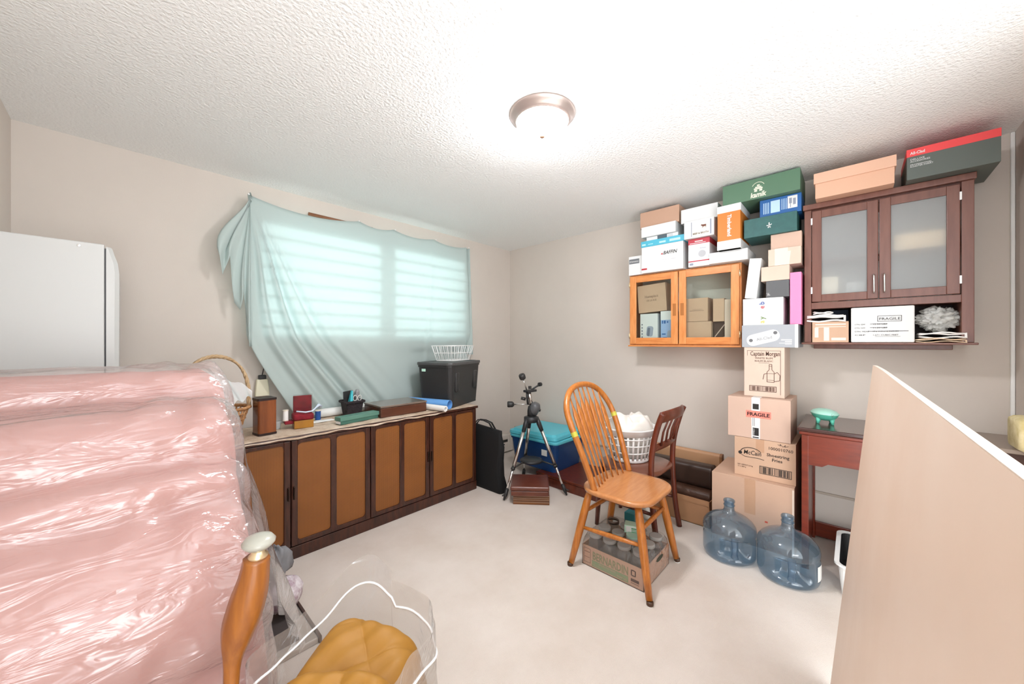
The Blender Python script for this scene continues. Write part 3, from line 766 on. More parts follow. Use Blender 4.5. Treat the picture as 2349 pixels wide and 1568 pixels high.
lb = thing('laundry_basket', 'white round plastic laundry basket with slots standing on the dark chair', 'basket', (-.67, -1.84, .456)); lb.scale = (.93, .93, .95)
bm = bmesh.new(); n = 30
def br(z): return .158 + .055 * z / .25
sq = .92
for i in range(n):
    a = 2 * PI * i / n
    addtube(bm, [(br(z) * math.cos(a), br(z) * math.sin(a) * sq, z) for z in (.025, .12, .215)], .0085, 6, sy=.35, up=(math.cos(a), math.sin(a), 0))
for z in (.075, .13, .18):
    addtube(bm, [(br(z) * math.cos(2 * PI * i / 60), br(z) * math.sin(2 * PI * i / 60) * sq, z) for i in range(60)], .005, 6, closed=True)
mk('slotted_wall', bm, WHITEP, lb, smooth=True)
mk('base', openlathe(bmesh.new(), [(.0001, .002), (.155, .002), (.159, .008), (.165, .035), (.160, .035), (.15, .006), (.0001, .006)], 48, sy=sq), WHITEP, lb, smooth=True)
mk('rim', openlathe(bmesh.new(), [(.203, .20), (.206, .20), (.212, .235), (.224, .243), (.224, .250), (.208, .250), (.203, .20)], 60, sy=sq), WHITEP, lb, smooth=True)
def mound(u, v):
    a = u * 2 * PI; r = .185 * math.sin(v * PI / 2) ; z = .215 + .095 * max(0, 1 - v ** 3.2) ** .8 * (1 + .05 * math.sin(3 * a)) + .018 * math.sin(v * PI) * math.sin(4 * a + 5 * v) + .009 * math.sin(v * PI) * math.sin(11 * a - 6 * v)+ .012 * v * math.cos(a * 2 + 1) * (1 - v)
    k = 1 - .05 * v * (1 + math.sin(5 * a))
    return (r * k * math.cos(a) - .005, r * k * math.sin(a) * sq, z)
bmm = grid(72, 20, mound); bmesh.ops.remove_doubles(bmm, verts=bmm.verts[:], dist=1e-5)
tag(mk('folded_cloth', bmm, pm('cream_cloth', '#e9e4dc', .9, bump=.3, bscale=12, bdist=.02), None, (-.67, -1.84, .450), smooth=True), 'cream white cloth heaped in the laundry basket', 'cloth')
# inner bundle seen through the slots
tag(mk('linen_bundle', lathe([(0, .01), (.12, .012), (.136, .05), (.152, .13), (.168, .20), (0, .205)], 32, sy=sq), pm('linen', '#cfc8bf', .9, col2='#f1eee8', vscale=14), None, (-.67, -1.84, .458), smooth=True), 'rumpled pale linen seen through the slots of the laundry basket', 'cloth')
tag(mk('teal_carton', bx(-.035, .035, -.035, .035, 0, .13, .002), pm('teal_board', '#2f8791', .5), None, (-.80, -1.915, 0)), 'small teal carton on the carpet under the dark chair', 'carton')
def lump(r, h, seed, n=28, m=12, rough=.12):
    rnd = random.Random(seed); ph = [rnd.uniform(0, 6) for _ in range(8)]
    def f(u, v):
        a = u * 2 * PI; q = v * PI
        k = 1 + rough * (math.sin(3 * a + ph[0] + 2 * q) * .5 + .35 * math.sin(7 * a + ph[1] - 3 * q) + .25 * math.sin(11 * a + 5 * q + ph[2]) + .2 * math.sin(5 * q + ph[3]))
        return (r * k * math.sin(q) * math.cos(a), r * k * math.sin(q) * math.sin(a), max(0.0, h / 2 + h / 2 * -math.cos(q) * (1 + (k - 1) * .6)))
    g = grid(n, m, f); bmesh.ops.remove_doubles(g, verts=g.verts[:], dist=1e-5); return g
tag(mk('string_bundle', lump(.05, .15, 3), pm('white_string', '#e6e1d8', .8, bump=.6, bscale=40), None, (-.575, -1.94, 0), smooth=True), 'small white netted bundle on the carpet beneath the dark chair', 'bundle')

# ============================================================ case of preserving jars
jc = thing('jar_tray', 'shallow printed carton of preserving jars in clear wrap under the oak chair', 'carton', (-1.178, -2.055, 0), (0, 0, 0.0))
KR = pm('kraft_carton', '#cda58c', .8, var=.05)
x0, x1, y0, y1, hh = -.172, .172, -.186, .186, .115
bm = bmesh.new()
addbox(bm, x0, x1, y0, y1, 0, .004); addbox(bm, x0, x0 + .004, y0, y1, 0, hh); addbox(bm, x1 - .004, x1, y0, y1, 0, hh); addbox(bm, x0, x1, y0, y0 + .004, 0, hh); addbox(bm, x0, x1, y1 - .004, y1, 0, hh)
mk('carton', bm, KR, jc)
Fj = frame_W(x0 - .0005, y1, 0); OL = pm('olive_print', '#8a8a63', .7); OLG = pm('green_print', '#8b9a72', .7)
decal('printed_band', jc, Fj, .065, .285, .012, .045, OLG)
text('lettering', jc, Fj, 'BERNARDIN', .062, .068, .052, OL, width=.215, bold=.02)
text('small_lettering', jc, Fj, '12 x 1 L', .013, .072, .018, KR, t=.0015)
text('small_lettering', jc, Fj, 'DECORATIVE MASON', .013, .11, .033, KR, t=.0015, width=.10)
text('small_lettering', jc, Fj, 'SNAP LID', .015, .22, .018, KR, t=.0015, width=.058)
multi('printed_jar', jc, Fj, [(.012, .055, .02, .0215), (.012, .055, .10, .1015), (.012, .0135, .02, .1015), (.0535, .055, .02, .1015), (.016, .05, .08, .082), (.016, .05, .05, .0515)], INKB)
multi('recycling_mark', jc, Fj, [(.30, .306, .06, .09), (.322, .328, .06, .09), (.306, .322, .086, .092), (.306, .322, .058, .064), (.30, .345, .02, .022), (.30, .345, .03, .045)], INKB)
JP = [(0.0, .004), (.038, .004), (.0415, .010), (.0415, .105), (.038, .122), (.034, .13), (.034, .142), (.0355, .144), (.0355, .150), (.034, .152), (.034, .165)]
def jar(label, loc, group, lid=True):
    t = thing('mason_jar', label, 'jar', loc, (0, 0, 0), group)
    mk('glass_body', openlathe(bmesh.new(), JP, 24), JARG, t, smooth=True)
    if lid: mk('lid', lathe([(.036, .147), (.037, .15), (.037, .164), (.035, .166), (.03, .1655), (0, .1655)], 24), film('lid_glass', '#e4e4e2', 1.5, .1, milky=.6, mcol='#e8e6e3'), t, smooth=True)
    else: mk('mouth_ring', openlathe(bmesh.new(), [(.036, .150), (.037, .15), (.037, .166), (.033, .167), (.033, .15), (.036, .15)], 24), pm('dull_tin', '#6f625a', .3, metal=.7), t, smooth=True)
    return t
GJ = 'preserving jars in the tray'
proto = None
for i in range(3):
    for j in range(4):
        lx = jc.location.x - .108 + i * .108; ly = jc.location.y + .135 - j * .09
        if (i, j) == (2, 0):
            jar('open preserving jar without a lid, at the far left corner of the tray', (lx, ly, .006), GJ, False)
            continue
        lab = 'clear glass preserving jar with a pale flat lid, wrapped in the shallow carton'
        if proto is None: proto = jar(lab, (lx, ly, .006), GJ)
        else:
            r = proto.copy(); COL.objects.link(r); r.location = (lx, ly, .006)
            for ch in list(proto.children):
                c = ch.copy(); COL.objects.link(c); c.parent = r
wrap = mk('shrink_wrap', loft([rrpts(.35, .378, .01, .002), rrpts(.352, .38, .012, .11), rrpts(.345, .372, .03, .15), rrpts(.325, .352, .04, .174)], cap0=False, cap1=False), WRAP, jc, smooth=True)
mk('handle_hole', prism([(.10 + .045 * math.cos(a) , .095 + .012 * math.sin(a)) for a in [2 * PI * i / 20 for i in range(20)]], .001, frame_S(x0 + .10, y0 - .004, 0)), pm('dark_olive', '#3c4030', .6), jc)
gbx = tag(mk('tea_carton', bx(-.03, .03, -.045, .045, 0, .045, .001), pm('mint_board', '#bfe3cf', .5), None, (-1.125, -2.075, .174), (0, 0, .35)), 'small mint and white carton lying on top of the preserving jars', 'carton')
decal('white_panel', gbx, frame_W(-.0305, .045, 0), .01, .08, .006, .040, WHITEC)
multi('printed_lines', gbx, frame_W(-.0315, .045, 0), [(.04, .07, .01, .014), (.04, .07, .018, .022), (.04, .07, .026, .034)], pm('green_ink', '#5da67c', .6))
tag(mk('green_disc', lathe([(0, 0), (.036, 0), (.037, .01), (0, .011)], 24), pm('mint_plastic', '#a9cdbb', .4), None, (-1.178, -2.10, .1735)), 'round pale green disc lying on the jars beside the mint carton', 'disc')

# ============================================================ cartons
def carton(name, label, x0, x1, y0, y1, z0, z1, mat, rz=0, rx=0, cat='box', bev=.0015):
    """solid closed box, origin at the middle of its base; front looks west"""
    w, d, h = y1 - y0, x1 - x0, z1 - z0
    o = mk(name, bx(-d / 2, d / 2, -abs(w) / 2, abs(w) / 2, 0, h, bev), mat, None, ((x0 + x1) / 2, (y0 + y1) / 2, z0), (rx, 0, rz))
    tag(o, label, cat); o['w'] = abs(w); o['d'] = d; o['h'] = h
    return o
def FW(o, e=.0003): return frame_W(-o['d'] / 2 - e, o['w'] / 2, 0)
def FS(o, e=.0003): return frame_S(-o['d'] / 2, -o['w'] / 2 - e, 0)


# floor stack
b1 = carton('cardboard_box', 'large plain cardboard box on the carpet, lowest of the tall stack', -.45, -.02, -2.775, -2.328, 0, .42, pm('cardboard_tan', '#cca890', .8, var=.06, vscale=5))
decal('tape_strip', b1, FW(b1), .19, .25, .20, .42, TAPE); decal('tape_strip', b1, FW(b1), .436, .446, .0, .41, TAPEP, label='pale crushed edge')
decal('red_mark', b1, FW(b1), .30, .315, .17, .18, pm('red_print', '#c8503c', .6))
b2 = carton('fries_box', 'cardboard french fries box with black print and barcode, second from the floor', -.40, -.05, -2.778, -2.452, .421, .673, CARD, rz=-.0)
F = FW(b2)
text('brand_lettering', b2, F, 'McCain', .040, .052, .145, INK, width=.095, bold=.006, shear=.1)
bm = bmesh.new()
for pts in ([(.033 + .011 * math.cos(a), .150 + .011 * math.sin(a)) for a in [2 * PI * i / 14 for i in range(14)]],):
    vs = [bm.verts.new((p[0], p[1], .001)) for p in pts]; bm.faces.new(vs)
def strip(bm, P, w):
    for (a, c) in zip(P, P[1:]):
        a, c = Vector((a[0], a[1], .0012)), Vector((c[0], c[1], .0012)); d = (c - a).normalized(); s = Vector((-d.y, d.x, 0)) * w / 2
        vs = [bm.verts.new(q) for q in (a - s, c - s, c + s, a + s)]; bm.faces.new(vs)
strip(bm, [(.035 + .058 * (1 - math.cos(a)), .155 + .035 * math.sin(a)) for a in [PI * i / 14 * .9 for i in range(15)]], .004)
strip(bm, [(.04, .138), (.06, .128), (.10, .128), (.13, .130), (.165, .124)], .003)
bmesh.ops.transform(bm, matrix=F, verts=bm.verts[:]); mk('arc_mark', bm, INK, b2)
text('code_lettering', b2, F, '1000010760', .026, .185, .198, INK, width=.122)
text('product_lettering', b2, F, 'Shoestring', .027, .178, .155, INK, width=.115, bold=.01)
text('product_lettering', b2, F, 'Fries', .027, .205, .126, INK, width=.052, bold=.01)
text('small_lettering', b2, F, 'NET WEIGHT 5.4 kg', .011, .018, .068, INKB, width=.085)
text('small_lettering', b2, F, '12 x 450 g', .011, .018, .055, INKB, width=.045)
barcode(b2, F, .14, .305, .035, .085, INK)
decal('tape_strip', b2, F, .12, .165, .17, .252, TAPE)
bm = bmesh.new(); strip(bm, [(.235, .238), (.25, .232), (.247, .243), (.262, .228), (.275, .24), (.27, .228), (.29, .236)], .0022)
bmesh.ops.transform(bm, matrix=F, verts=bm.verts[:]); mk('pen_scribble', bm, INK, b2)
b3 = carton('fragile_box', 'cardboard box with red fragile sticker and printed tape, third from the floor', -.40, -.06, -2.752, -2.413, .675, .938, CARDP)
F = FW(b3)
decal('printed_tape', b3, F, .135, .182, 0, .2635, WHITEC); multi('tape_print', b3, F, [(.142, .175, .02, .07), (.142, .175, .19, .225), (.142, .175, .005, .012), (.142, .144, .08, .17), (.150, .152, .08, .17)], INK, t=.0013)
text('tape_lettering', b3, F, 'FINEST', .016, .152, .022, WHITEC, rot=PI / 2, t=.0018, width=.044)
decal('fragile_sticker', b3, F, .105, .240, .135, .180, pm('salmon_sticker', '#ff8c7c', .5), t=.0016)
text('fragile_lettering', b3, F, 'FRAGILE', .031, .110, .147, INK, width=.122, bold=.03, t=.0022)
mk('tape_over_top', bx(-.17 - .0, -.08, -.012 + .0, .035, .263, .2642), WHITEC, b3)
b4 = carton('rum_box', 'upright cardboard rum case with brown line print, fourth from the floor', -.33, -.06, -2.714, -2.494, .940, 1.264, CARDL)
F = FW(b4)
text('brand_lettering', b4, F, 'Captain Morgan', .040, .035, .270, INKB, width=.16, bold=.01)
text('small_lettering', b4, F, 'WHITE RUM', .017, .062, .248, INKB, width=.095)
text('small_lettering', b4, F, 'RHUM BLANC', .015, .060, .230, INKB, width=.10)
multi('print_frame', b4, F, [(.018, .200, .302, .304), (.198, .200, .02, .304), (.018, .0195, .27, .304), (.083, .14, .222, .2235)], INKB)
bm = bmesh.new()
bp = [(.128, .10), (.128, .165), (.140, .180), (.140, .215), (.154, .215), (.154, .180), (.166, .165), (.166, .10), (.128, .10)]
strip(bm, bp, .003); strip(bm, [(.13, .112), (.165, .112)], .002); strip(bm, [(.13, .155), (.165, .155)], .002); strip(bm, [(.14, .203), (.154, .203)], .002)
strip(bm, [(.106, .115), (.112, .15), (.127, .155)], .003); strip(bm, [(.168, .155), (.182, .165), (.205 - .008, .145), (.195, .112), (.168, .105)], .003)
bmesh.ops.transform(bm, matrix=F, verts=bm.verts[:]); mk('bottle_drawing', bm, INKB, b4)
barcode(b4, F, .03, .178, .035, .072, INKB)
b5 = carton('cookware_box', 'grey cookware box with white pan drawing, directly above the rum case', -.33, -.03, -2.782, -2.481, 1.265, 1.411, pm('cool_grey_card', '#a9adb3', .5))
F = FW(b5)
def rr(cx, cy, w, h, r, rot=0, n=5):
    P = rrpts(w, h, r, 0, seg=n); c, s = math.cos(rot), math.sin(rot); return [(cx + p[0] * c - p[1] * s, cy + p[0] * s + p[1] * c) for p in P]
shape('pan_drawing', b5, F, rr(.118, .062, .185, .075, .035, .28), WHITEC)
bm = bmesh.new()
for cx_, cy_ in ((.052, .045), (.185, .095)):
    P = [(cx_ + .011 * math.cos(2 * PI * i / 16), cy_ + .011 * math.sin(2 * PI * i / 16)) for i in range(16)]; bm.faces.new([bm.verts.new((p[0], p[1], .0014)) for p in P])
bmesh.ops.transform(bm, matrix=F, verts=bm.verts[:]); mk('pan_rivets', bm, GREYINK, b5)
text('brand_lettering', b5, F, 'All-Clad', .026, .085, .042, pm('light_grey_ink', '#8f9296', .6), rot=.2, width=.085, t=.0016)
multi('small_print', b5, F, [(.215, .27, .045, .052), (.235, .27, .034, .041), (.205, .27, .026, .030), (.235, .27, .02, .023)], WHITEC)
decal('white_edge', b5, F, .285, .301, 0, .146, WHITEC)
b6 = carton('mailing_box', 'white mailing box with colourful sideways letters above the grey cookware box', -.30, -.06, -2.704, -2.481, 1.412, 1.591, WHITEC)
F = FW(b6)
for s_, v_, c_ in (('e', .108, '#c23a45'), ('b', .135, '#2f4f9e')):
    text('logo_letter', b6, F, s_, .042, .122, v_, pm('logo_' + s_, c_, .6), rot=PI / 2, bold=.01)
for s_, v_, c_ in (('a', .012, '#d9c94a'), ('y', .038, '#5e7d3a')):
    text('logo_letter', b6, F, s_, .042, .122, v_, pm('logo_' + s_, c_, .6), rot=PI / 2, bold=.01)
b7 = carton('pink_box', 'narrow upright bright pink box beside the dark wall cabinet', -.30, -.06, -2.795, -2.738, 1.412, 1.74, pm('hot_pink_card', '#f58bb8', .5))
b8 = carton('white_box', 'tall narrow white box leaning right beside the pine wall cabinet', -.30, -.08, -2.562, -2.494, 1.594, 1.862, WHITEC, rx=.11)
b8.location.y += .003
b9 = carton('grey_box', 'dark grey box with small white mark above the white mailing box', -.30, -.08, -2.734, -2.612, 1.592, 1.699, pm('dark_grey_card', '#5c5d5f', .5))
text('logo_mark', b9, FW(b9), 'pi', .024, .018, .012, WHITEC, rot=PI / 2)
b10 = carton('kraft_box', 'plain kraft box lying on the dark grey box', -.30, -.08, -2.736, -2.585, 1.70, 1.794, CARDL)
b11 = carton('kraft_box', 'kraft box patched with pale tape beside the dark wall cabinet', -.30, -.08, -2.794, -2.624, 1.795, 1.904, CARDL)
shape('tape_patch', b11, FW(b11), [(.035, 0), (.11, 0), (.12, .085), (.104, .085), (.104, .109), (.035, .109)], TAPEP)
b12 = carton('kraft_box', 'plain kraft box under the right end of the dark teal box', -.28, -.08, -2.795, -2.635, 1.905, 2.003, CARDP)
b13 = carton('teal_box', 'dark teal lidded shoe box with small white emblem', -.30, -.04, -2.774, -2.487, 2.004, 2.128, pm('deep_teal_card', '#2f615f', .5, var=.15, vscale=30))
bm = bmesh.new(); F = FW(b13)
strip(bm, [(.128, .062), (.142, .058), (.156, .068)], .005); strip(bm, [(.142, .080), (.142, .056), (.136, .045)], .006); strip(bm, [(.142, .056), (.15, .046)], .005)
bmesh.ops.transform(bm, matrix=F, verts=bm.verts[:]); mk('emblem', bm, WHITEC, b13)
b14 = carton('glassware_box', 'blue and white printed box under the green boot box', -.27, -.05, -2.793, -2.573, 2.129, 2.247, pm('royal_blue_card', '#1f5d9e', .5))
F = FW(b14); PB = pm('pale_blue_print', '#b9d6ee', .5)
decal('picture_panel', b14, F, .06, .11, .022, .10, PB); decal('picture_panel', b14, F, .15, .20, .03, .108, WHITEC)
multi('printed_lines', b14, F, [(.02 + i * .009, .024 + i * .009, .022, .095) for i in range(4)] + [(.118 + i * .008, .121 + i * .008, .03, .10) for i in range(4)], PB)
multi('glass_outline', b14, F, [(.158, .172, .06, .095), (.178, .192, .05, .09), (.163, .167, .035, .06)], pm('mid_grey_print', '#8d93a3', .5), t=.0015)
decal('white_end', b14, FS(b14), 0, .001, 0, .001, WHITEC)
KG = pm('boot_box_green', '#56785f', .55)
b15 = carton('boot_box', 'long green boot box with white logo touching the ceiling', -.325, -.02, -2.792, -2.364, 2.249, 2.385, KG)
F = FW(b15)
text('brand_lettering', b15, F, 'kamik', .046, .165, .012, pm('cream_print', '#e8e6d2', .5), width=.088, bold=.03, shear=.15)
multi('cairn_mark', b15, F, [(.187, .203, .048, .060), (.215, .231, .048, .060), (.185, .233, .062, .071), (.192, .226, .073, .080), (.202, .217, .083, .092)], pm('cream_print', '#e8e6d2'))
bm = bmesh.new(); strip(bm, [(.209 + .036 * math.cos(a), .072 + .036 * math.sin(a)) for a in [math.radians(25 + i * 13) for i in range(11)]], .003)
bmesh.ops.transform(bm, matrix=F, verts=bm.verts[:]); mk('arc_mark', bm, pm('cream_print', '#e8e6d2'), b15)

# ---- boxes on the pine cabinet
PT = 1.863
c1 = carton('white_box', 'white box with grey printed tag at the left end of the pine cabinet top', -.255, -.03, -1.758, -1.637, PT, 2.021, WHITEC)
decal('grey_tag', c1, FW(c1), .004, .092, .095, .135, pm('slate_card', '#707274', .6)); text('tag_lettering', c1, FW(c1), '# homesense', .02, .01, .108, WHITEC, width=.075, t=.0016)
c2 = carton('shoe_box', 'white shoe box with black slanted brand name and turquoise lid', -.28, -.02, -2.085, -1.76, PT, 2.118, WHITEC)
F = FW(c2)
mk('lid', bx(-.136, .136, -.176, .166, .21, .258, .002), pm('turquoise_card', '#4fb3cc', .5), c2)
multi('lid_print', c2, frame_W(-.1363, .166, 0), [(.01, .04, .222, .235), (.06, .10, .225, .23), (.15, .20, .222, .236), (.23, .31, .222, .240)], pm('light_cyan', '#b5e2ee', .5))
text('brand_lettering', c2, F, 'BAFFIN', .038, .175, .128, INK, width=.105, bold=.012, shear=.25)
shape('red_swoosh', c2, F, [(.155, .133), (.172, .128), (.17, .145), (.163, .138)], pm('crimson_ink', '#b3202c', .5))
multi('small_print', c2, F, [(.17, .23, .085, .088), (.235, .27, .083, .090), (.17, .27, .070, .072), (.17, .25, .06, .062)], pm('faint_grey', '#c9cacc', .5))
multi('red_strip', c2, F, [(-.0, .045, .025, .038)], pm('crimson_ink', '#b3202c'))
c3 = carton('slim_box', 'slim white and dark box lying on the turquoise shoe box lid', -.27, -.06, -2.045, -1.796, 2.122, 2.152, WHITEC)
decal('dark_band', c3, FW(c3), .09, .165, .003, .029, pm('dark_print', '#4d5d66', .5)); decal('barcode_panel', c3, FW(c3), .172, .21, .004, .026, pm('faint_grey', '#c9cacc'))
c4 = carton('white_box', 'low white box under the brown box at the upper left of the heap', -.29, -.04, -2.033, -1.762, 2.153, 2.236, WHITEC)
c5 = carton('brown_box', 'tan brown box at the top left of the heap near the ceiling', -.25, -.02, -2.046, -1.735, 2.237, 2.37, pm('brown_card', '#c39d85', .7))
c6 = carton('blender_box', 'upright white box with red top band between white boxes', -.28, -.05, -2.268, -2.123, PT, 2.068, pm('cool_white_card', '#e6e7ea', .5))
F = FW(c6); RD = pm('carmine_card', '#b4303f', .5)
mk('red_band', bx(-.1155, .1155, -.0732, .0732, .165, .2055), RD, c6)
decal('red_line', c6, F, 0, .145, .035, .043, RD); shape('grey_disc', c6, F, [(.095 + .026 * math.cos(2 * PI * i / 20), .09 + .026 * math.sin(2 * PI * i / 20)) for i in range(20)], pm('disc_grey', '#b3b4b8', .5))
multi('white_print', c6, frame_W(-.1156, .0725, 0), [(.045, .10, .182, .189), (.01, .12, .171, .175)], WHITEC)
multi('small_print', c6, F, [(.01, .035, .01, .026), (.08, .12, .13, .133)], pm('mid_grey_print', '#8d93a3'))
c7 = carton('broth_box', 'white box with cow picture label above the red-banded box', -.31, -.05, -2.305, -2.102, 2.07, 2.198, WHITEC)
F = FW(c7)
decal('cream_label', c7, F, .055, .175, .012, .115, pm('cream_label_card', '#f0ecdc', .5)); multi('label_bars', c7, F, [(.05, .055, .01, .117), (.178, .186, .01, .117)], pm('mid_grey_print', '#8d93a3'))
bm = bmesh.new()
for r_ in ((.125, .152, .072, .086), (.127, .130, .062, .074), (.148, .151, .062, .074), (.118, .127, .078, .088), (.136, .139, .064, .074)): addbox(bm, r_[0], r_[1], r_[2], r_[3], 0, .0016)
bmesh.ops.transform(bm, matrix=F, verts=bm.verts[:]); mk('cow_silhouette', bm, pm('brown_print', '#6e3a26', .5), c7)
text('label_lettering', c7, F, 'BEEF & BROTH', .018, .062, .022, INKB, width=.105, bold=.02, t=.0018)
c8 = carton('white_box', 'wide white box below the ceiling beside the orange and white boot box', -.28, -.02, -2.322, -2.07, 2.20, 2.305, WHITEC)
c9 = carton('white_box', 'long low white box at the right end of the pine cabinet top', -.30, -.03, -2.509, -2.272, PT, 1.940, WHITEC)
c10 = carton('boot_box', 'orange boot box with white lid and base standing below the green box', -.34, -.06, -2.474, -2.335, 1.941, 2.246, pm('orange_card', '#d27a28', .5), rz=0.0)
mk('white_base', bx(-.142, .142, -.0725, .0725, 0, .062, .003), WHITEC, c10); mk('white_lid', bx(-.142, .142, -.0735, .0735, .255, .306, .003), WHITEC, c10)
text('brand_lettering', c10, FW(c10), 'Timberland', .034, .062, .238, WHITEC, rot=-PI / 2, width=.15, bold=.03)

# ============================================================ wall cabinets
def opencab(t, w, d, z0, z1, th, mat, back=None, shelf=None, top=True):
    """carcass around local x 0..-d (front at -d), y 0..-w"""
    bm = bmesh.new()
    addbox(bm, -d, 0, -th, 0, z0, z1, .002); addbox(bm, -d, 0, -w, -w + th, z0, z1, .002)
    addbox(bm, -d, 0, -w + th, -th, z0, z0 + th, .001); addbox(bm, -d, 0, -w + th, -th, z1 - th, z1, .001)
    for s in (shelf or []): addbox(bm, -d + .01, 0, -w + th, -th, s, s + th * .8)
    mk('carcass', bm, mat, t)
    mk('back_panel', bx(-.008, -.002, -w + th, -th, z0 + th, z1 - th), back or mat, t)


def glassdoor(t, y0, y1, z0, z1, fw, x, mat, matc, glass, bottom=None, th=.02, name='door'):
    bo = bottom or fw
    bm = bmesh.new()
    addbox(bm, x, x + th, y0, y0 - fw, z0, z1, .003); addbox(bm, x, x + th, y1 + fw, y1, z0, z1, .003)
    addbox(bm, x + .003, x + th - .002, y0 - fw + .001, y1 + fw - .001, z0 + .001, z0 + bo - .001); addbox(bm, x + .003, x + th - .002, y0 - fw + .001, y1 + fw - .001, z1 - fw + .001, z1 - .001)
    d = mk(name, bm, mat, t)
    mk('bottom_rail', bx(x + .0015, x + th - .001, y0 - fw, y1 + fw, z0, z0 + bo, .002), matc, d); mk('top_rail', bx(x + .0015, x + th - .001, y0 - fw, y1 + fw, z1 - fw, z1, .002), matc, d)
    mk('pane', bx(x + .009, x + .012, y0 - fw, y1 + fw, z0 + bo, z1 - fw), glass, d)
    return d


pc = thing('pine_cabinet', 'pine wall cabinet with two clear glass doors left of the box column', 'wall cabinet', (0, -1.633, 0))
opencab(pc, .826, .23, 1.27, 1.861, .018, PINE, back=pm('cabinet_back', '#d8d5cc', .6))
mk('base_ledge', bx(-.255, 0, -.83, .003, 1.262, 1.274, .003), PINEH, pc)
for (a, c, hs) in ((-.012, -.402, -1), (-.410, -.816, 1)):
    d = glassdoor(pc, a, c, 1.283, 1.850, .052, -.25, PINE, PINEH, GLASS)
    hy = (c + .024) if hs < 0 else (a - .026)
    mk('finger_pull', bx(-.2508, -.2485, hy - .014, hy + .014, 1.505, 1.60, .0), pm('pull_recess', '#a8672c', .5), d)
    bm = bmesh.new(); addbox(bm, -.2515, -.2495, hy - .016, hy - .012, 1.50, 1.603); mk('pull_edge', bm, PINE, d)
    ex = a + .004 if hs < 0 else c - .004
    for z in (1.33, 1.76): mk('hinge', tube([(-.250, ex, z), (-.250, ex, z + .045)], .005, 8), BRASS, d, smooth=True)
PI_ = lambda *a, **k: carton(*a, **k)
i1 = PI_('kraft_box', 'tilted kraft box with faint print behind the left pine cabinet door', -.20, -.03, -1.935, -1.70, 1.545, 1.775, CARD, rx=-.06)
i1.location.z += .004
text('faint_print', i1, FW(i1), 'Homeplace', .034, .06, .12, pm('faint_brown', '#8d705e', .7), width=.11); text('faint_print', i1, FW(i1), 'DE LA RUE', .022, .075, .09, pm('faint_brown', '#8d705e'), width=.08)
i2 = PI_('coffee_box', 'white box with machine picture behind the left pine cabinet door', -.205, -.03, -1.862, -1.715, 1.289, 1.535, WHITEC)
F = FW(i2); shape('machine_picture', i2, F, rr(.082, .10, .055, .085, .018, -.1), pm('picture_grey', '#9fa5b4', .5)); shape('machine_front', i2, F, rr(.072, .095, .022, .07, .008, -.1), pm('picture_dark', '#6d7384', .5), t=.0014)
multi('round_icons', i2, F, [(.012, .022, .02 + k * .026, .032 + k * .026) for k in range(6)], pm('picture_dark', '#6d7384'))
i3 = PI_('blue_box', 'pale blue and white box right of the machine box in the pine cabinet', -.20, -.03, -1.99, -1.885, 1.289, 1.55, pm('pale_blue_card', '#9db7e0', .5))
F = FW(i3); decal('white_top', i3, F, 0, .105, .19, .261, WHITEC); multi('printed_bars', i3, F, [(.01, .02, .16, .185), (.026, .04, .16, .185), (.05, .06, .165, .18), (.01, .04, .07, .08), (.02, .05, .04, .05)], pm('royal_blue_card', '#1f5d9e'))
shape('white_arc', i3, F, rr(.072, .06, .04, .09, .02), pm('picture_grey', '#9fa5b4'))
i4 = PI_('kraft_box', 'upper of the two kraft boxes behind the right pine cabinet door', -.20, -.03, -2.235, -2.078, 1.457, 1.635, CARD)
multi('faint_print', i4, FW(i4), [(.03, .13, .08, .083), (.05, .12, .09, .092)], pm('faint_brown', '#8d705e'))
i5 = PI_('kraft_box', 'lower of the two kraft boxes behind the right pine cabinet door', -.205, -.03, -2.26, -2.075, 1.289, 1.455, CARD)
i6 = PI_('kraft_box', 'kraft box standing high at the right inside the pine cabinet', -.20, -.03, -2.345, -2.27, 1.451, 1.62, CARD)
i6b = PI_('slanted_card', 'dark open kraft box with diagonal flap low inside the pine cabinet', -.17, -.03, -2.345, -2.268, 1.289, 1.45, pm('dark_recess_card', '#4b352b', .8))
bm = bmesh.new(); strip(bm, [(.008, .05), (.072, .14)], .006); strip(bm, [(.03, .005), (.072, .05)], .006); bmesh.ops.transform(bm, matrix=FW(i6b), verts=bm.verts[:]); mk('flap_edge', bm, CARDL, i6b)
i7 = PI_('kraft_box', 'narrow upright kraft box beside the green one in the pine cabinet', -.205, -.03, -2.388, -2.348, 1.289, 1.61, CARDL)
i8 = PI_('green_card_box', 'narrow upright green box at the right end inside the pine cabinet', -.19, -.03, -2.43, -2.395, 1.289, 1.56, pm('leaf_green_card', '#87a86e', .6))

FROST = pm('frosted_glass', '#f8fafa', .45)
nt = FROST.node_tree; b = nt.nodes['Principled BSDF']; outn = nt.nodes['Material Output']
tl = nt.nodes.new('ShaderNodeBsdfTranslucent'); tl.inputs[0].default_value = lin('#f2f6f6')
gl = nt.nodes.new('ShaderNodeBsdfRefraction'); gl.inputs['Roughness'].default_value = .22; gl.inputs['IOR'].default_value = 1.05; gl.inputs[0].default_value = lin('#f6f8f8')
m1 = nt.nodes.new('ShaderNodeMixShader'); m1.inputs[0].default_value = .65; m2 = nt.nodes.new('ShaderNodeMixShader'); m2.inputs[0].default_value = .50
nt.links.new(b.outputs[0], m1.inputs[1]); nt.links.new(tl.outputs[0], m1.inputs[2]); nt.links.new(m1.outputs[0], m2.inputs[1]); nt.links.new(gl.outputs[0], m2.inputs[2]); nt.links.new(m2.outputs[0], outn.inputs[0])
dk = thing('brown_cabinet', 'dark brown wall cabinet with frosted glass doors and open lower shelf', 'wall cabinet', (0, -2.806, 0))
w = .674; d_ = .23
bm = bmesh.new()
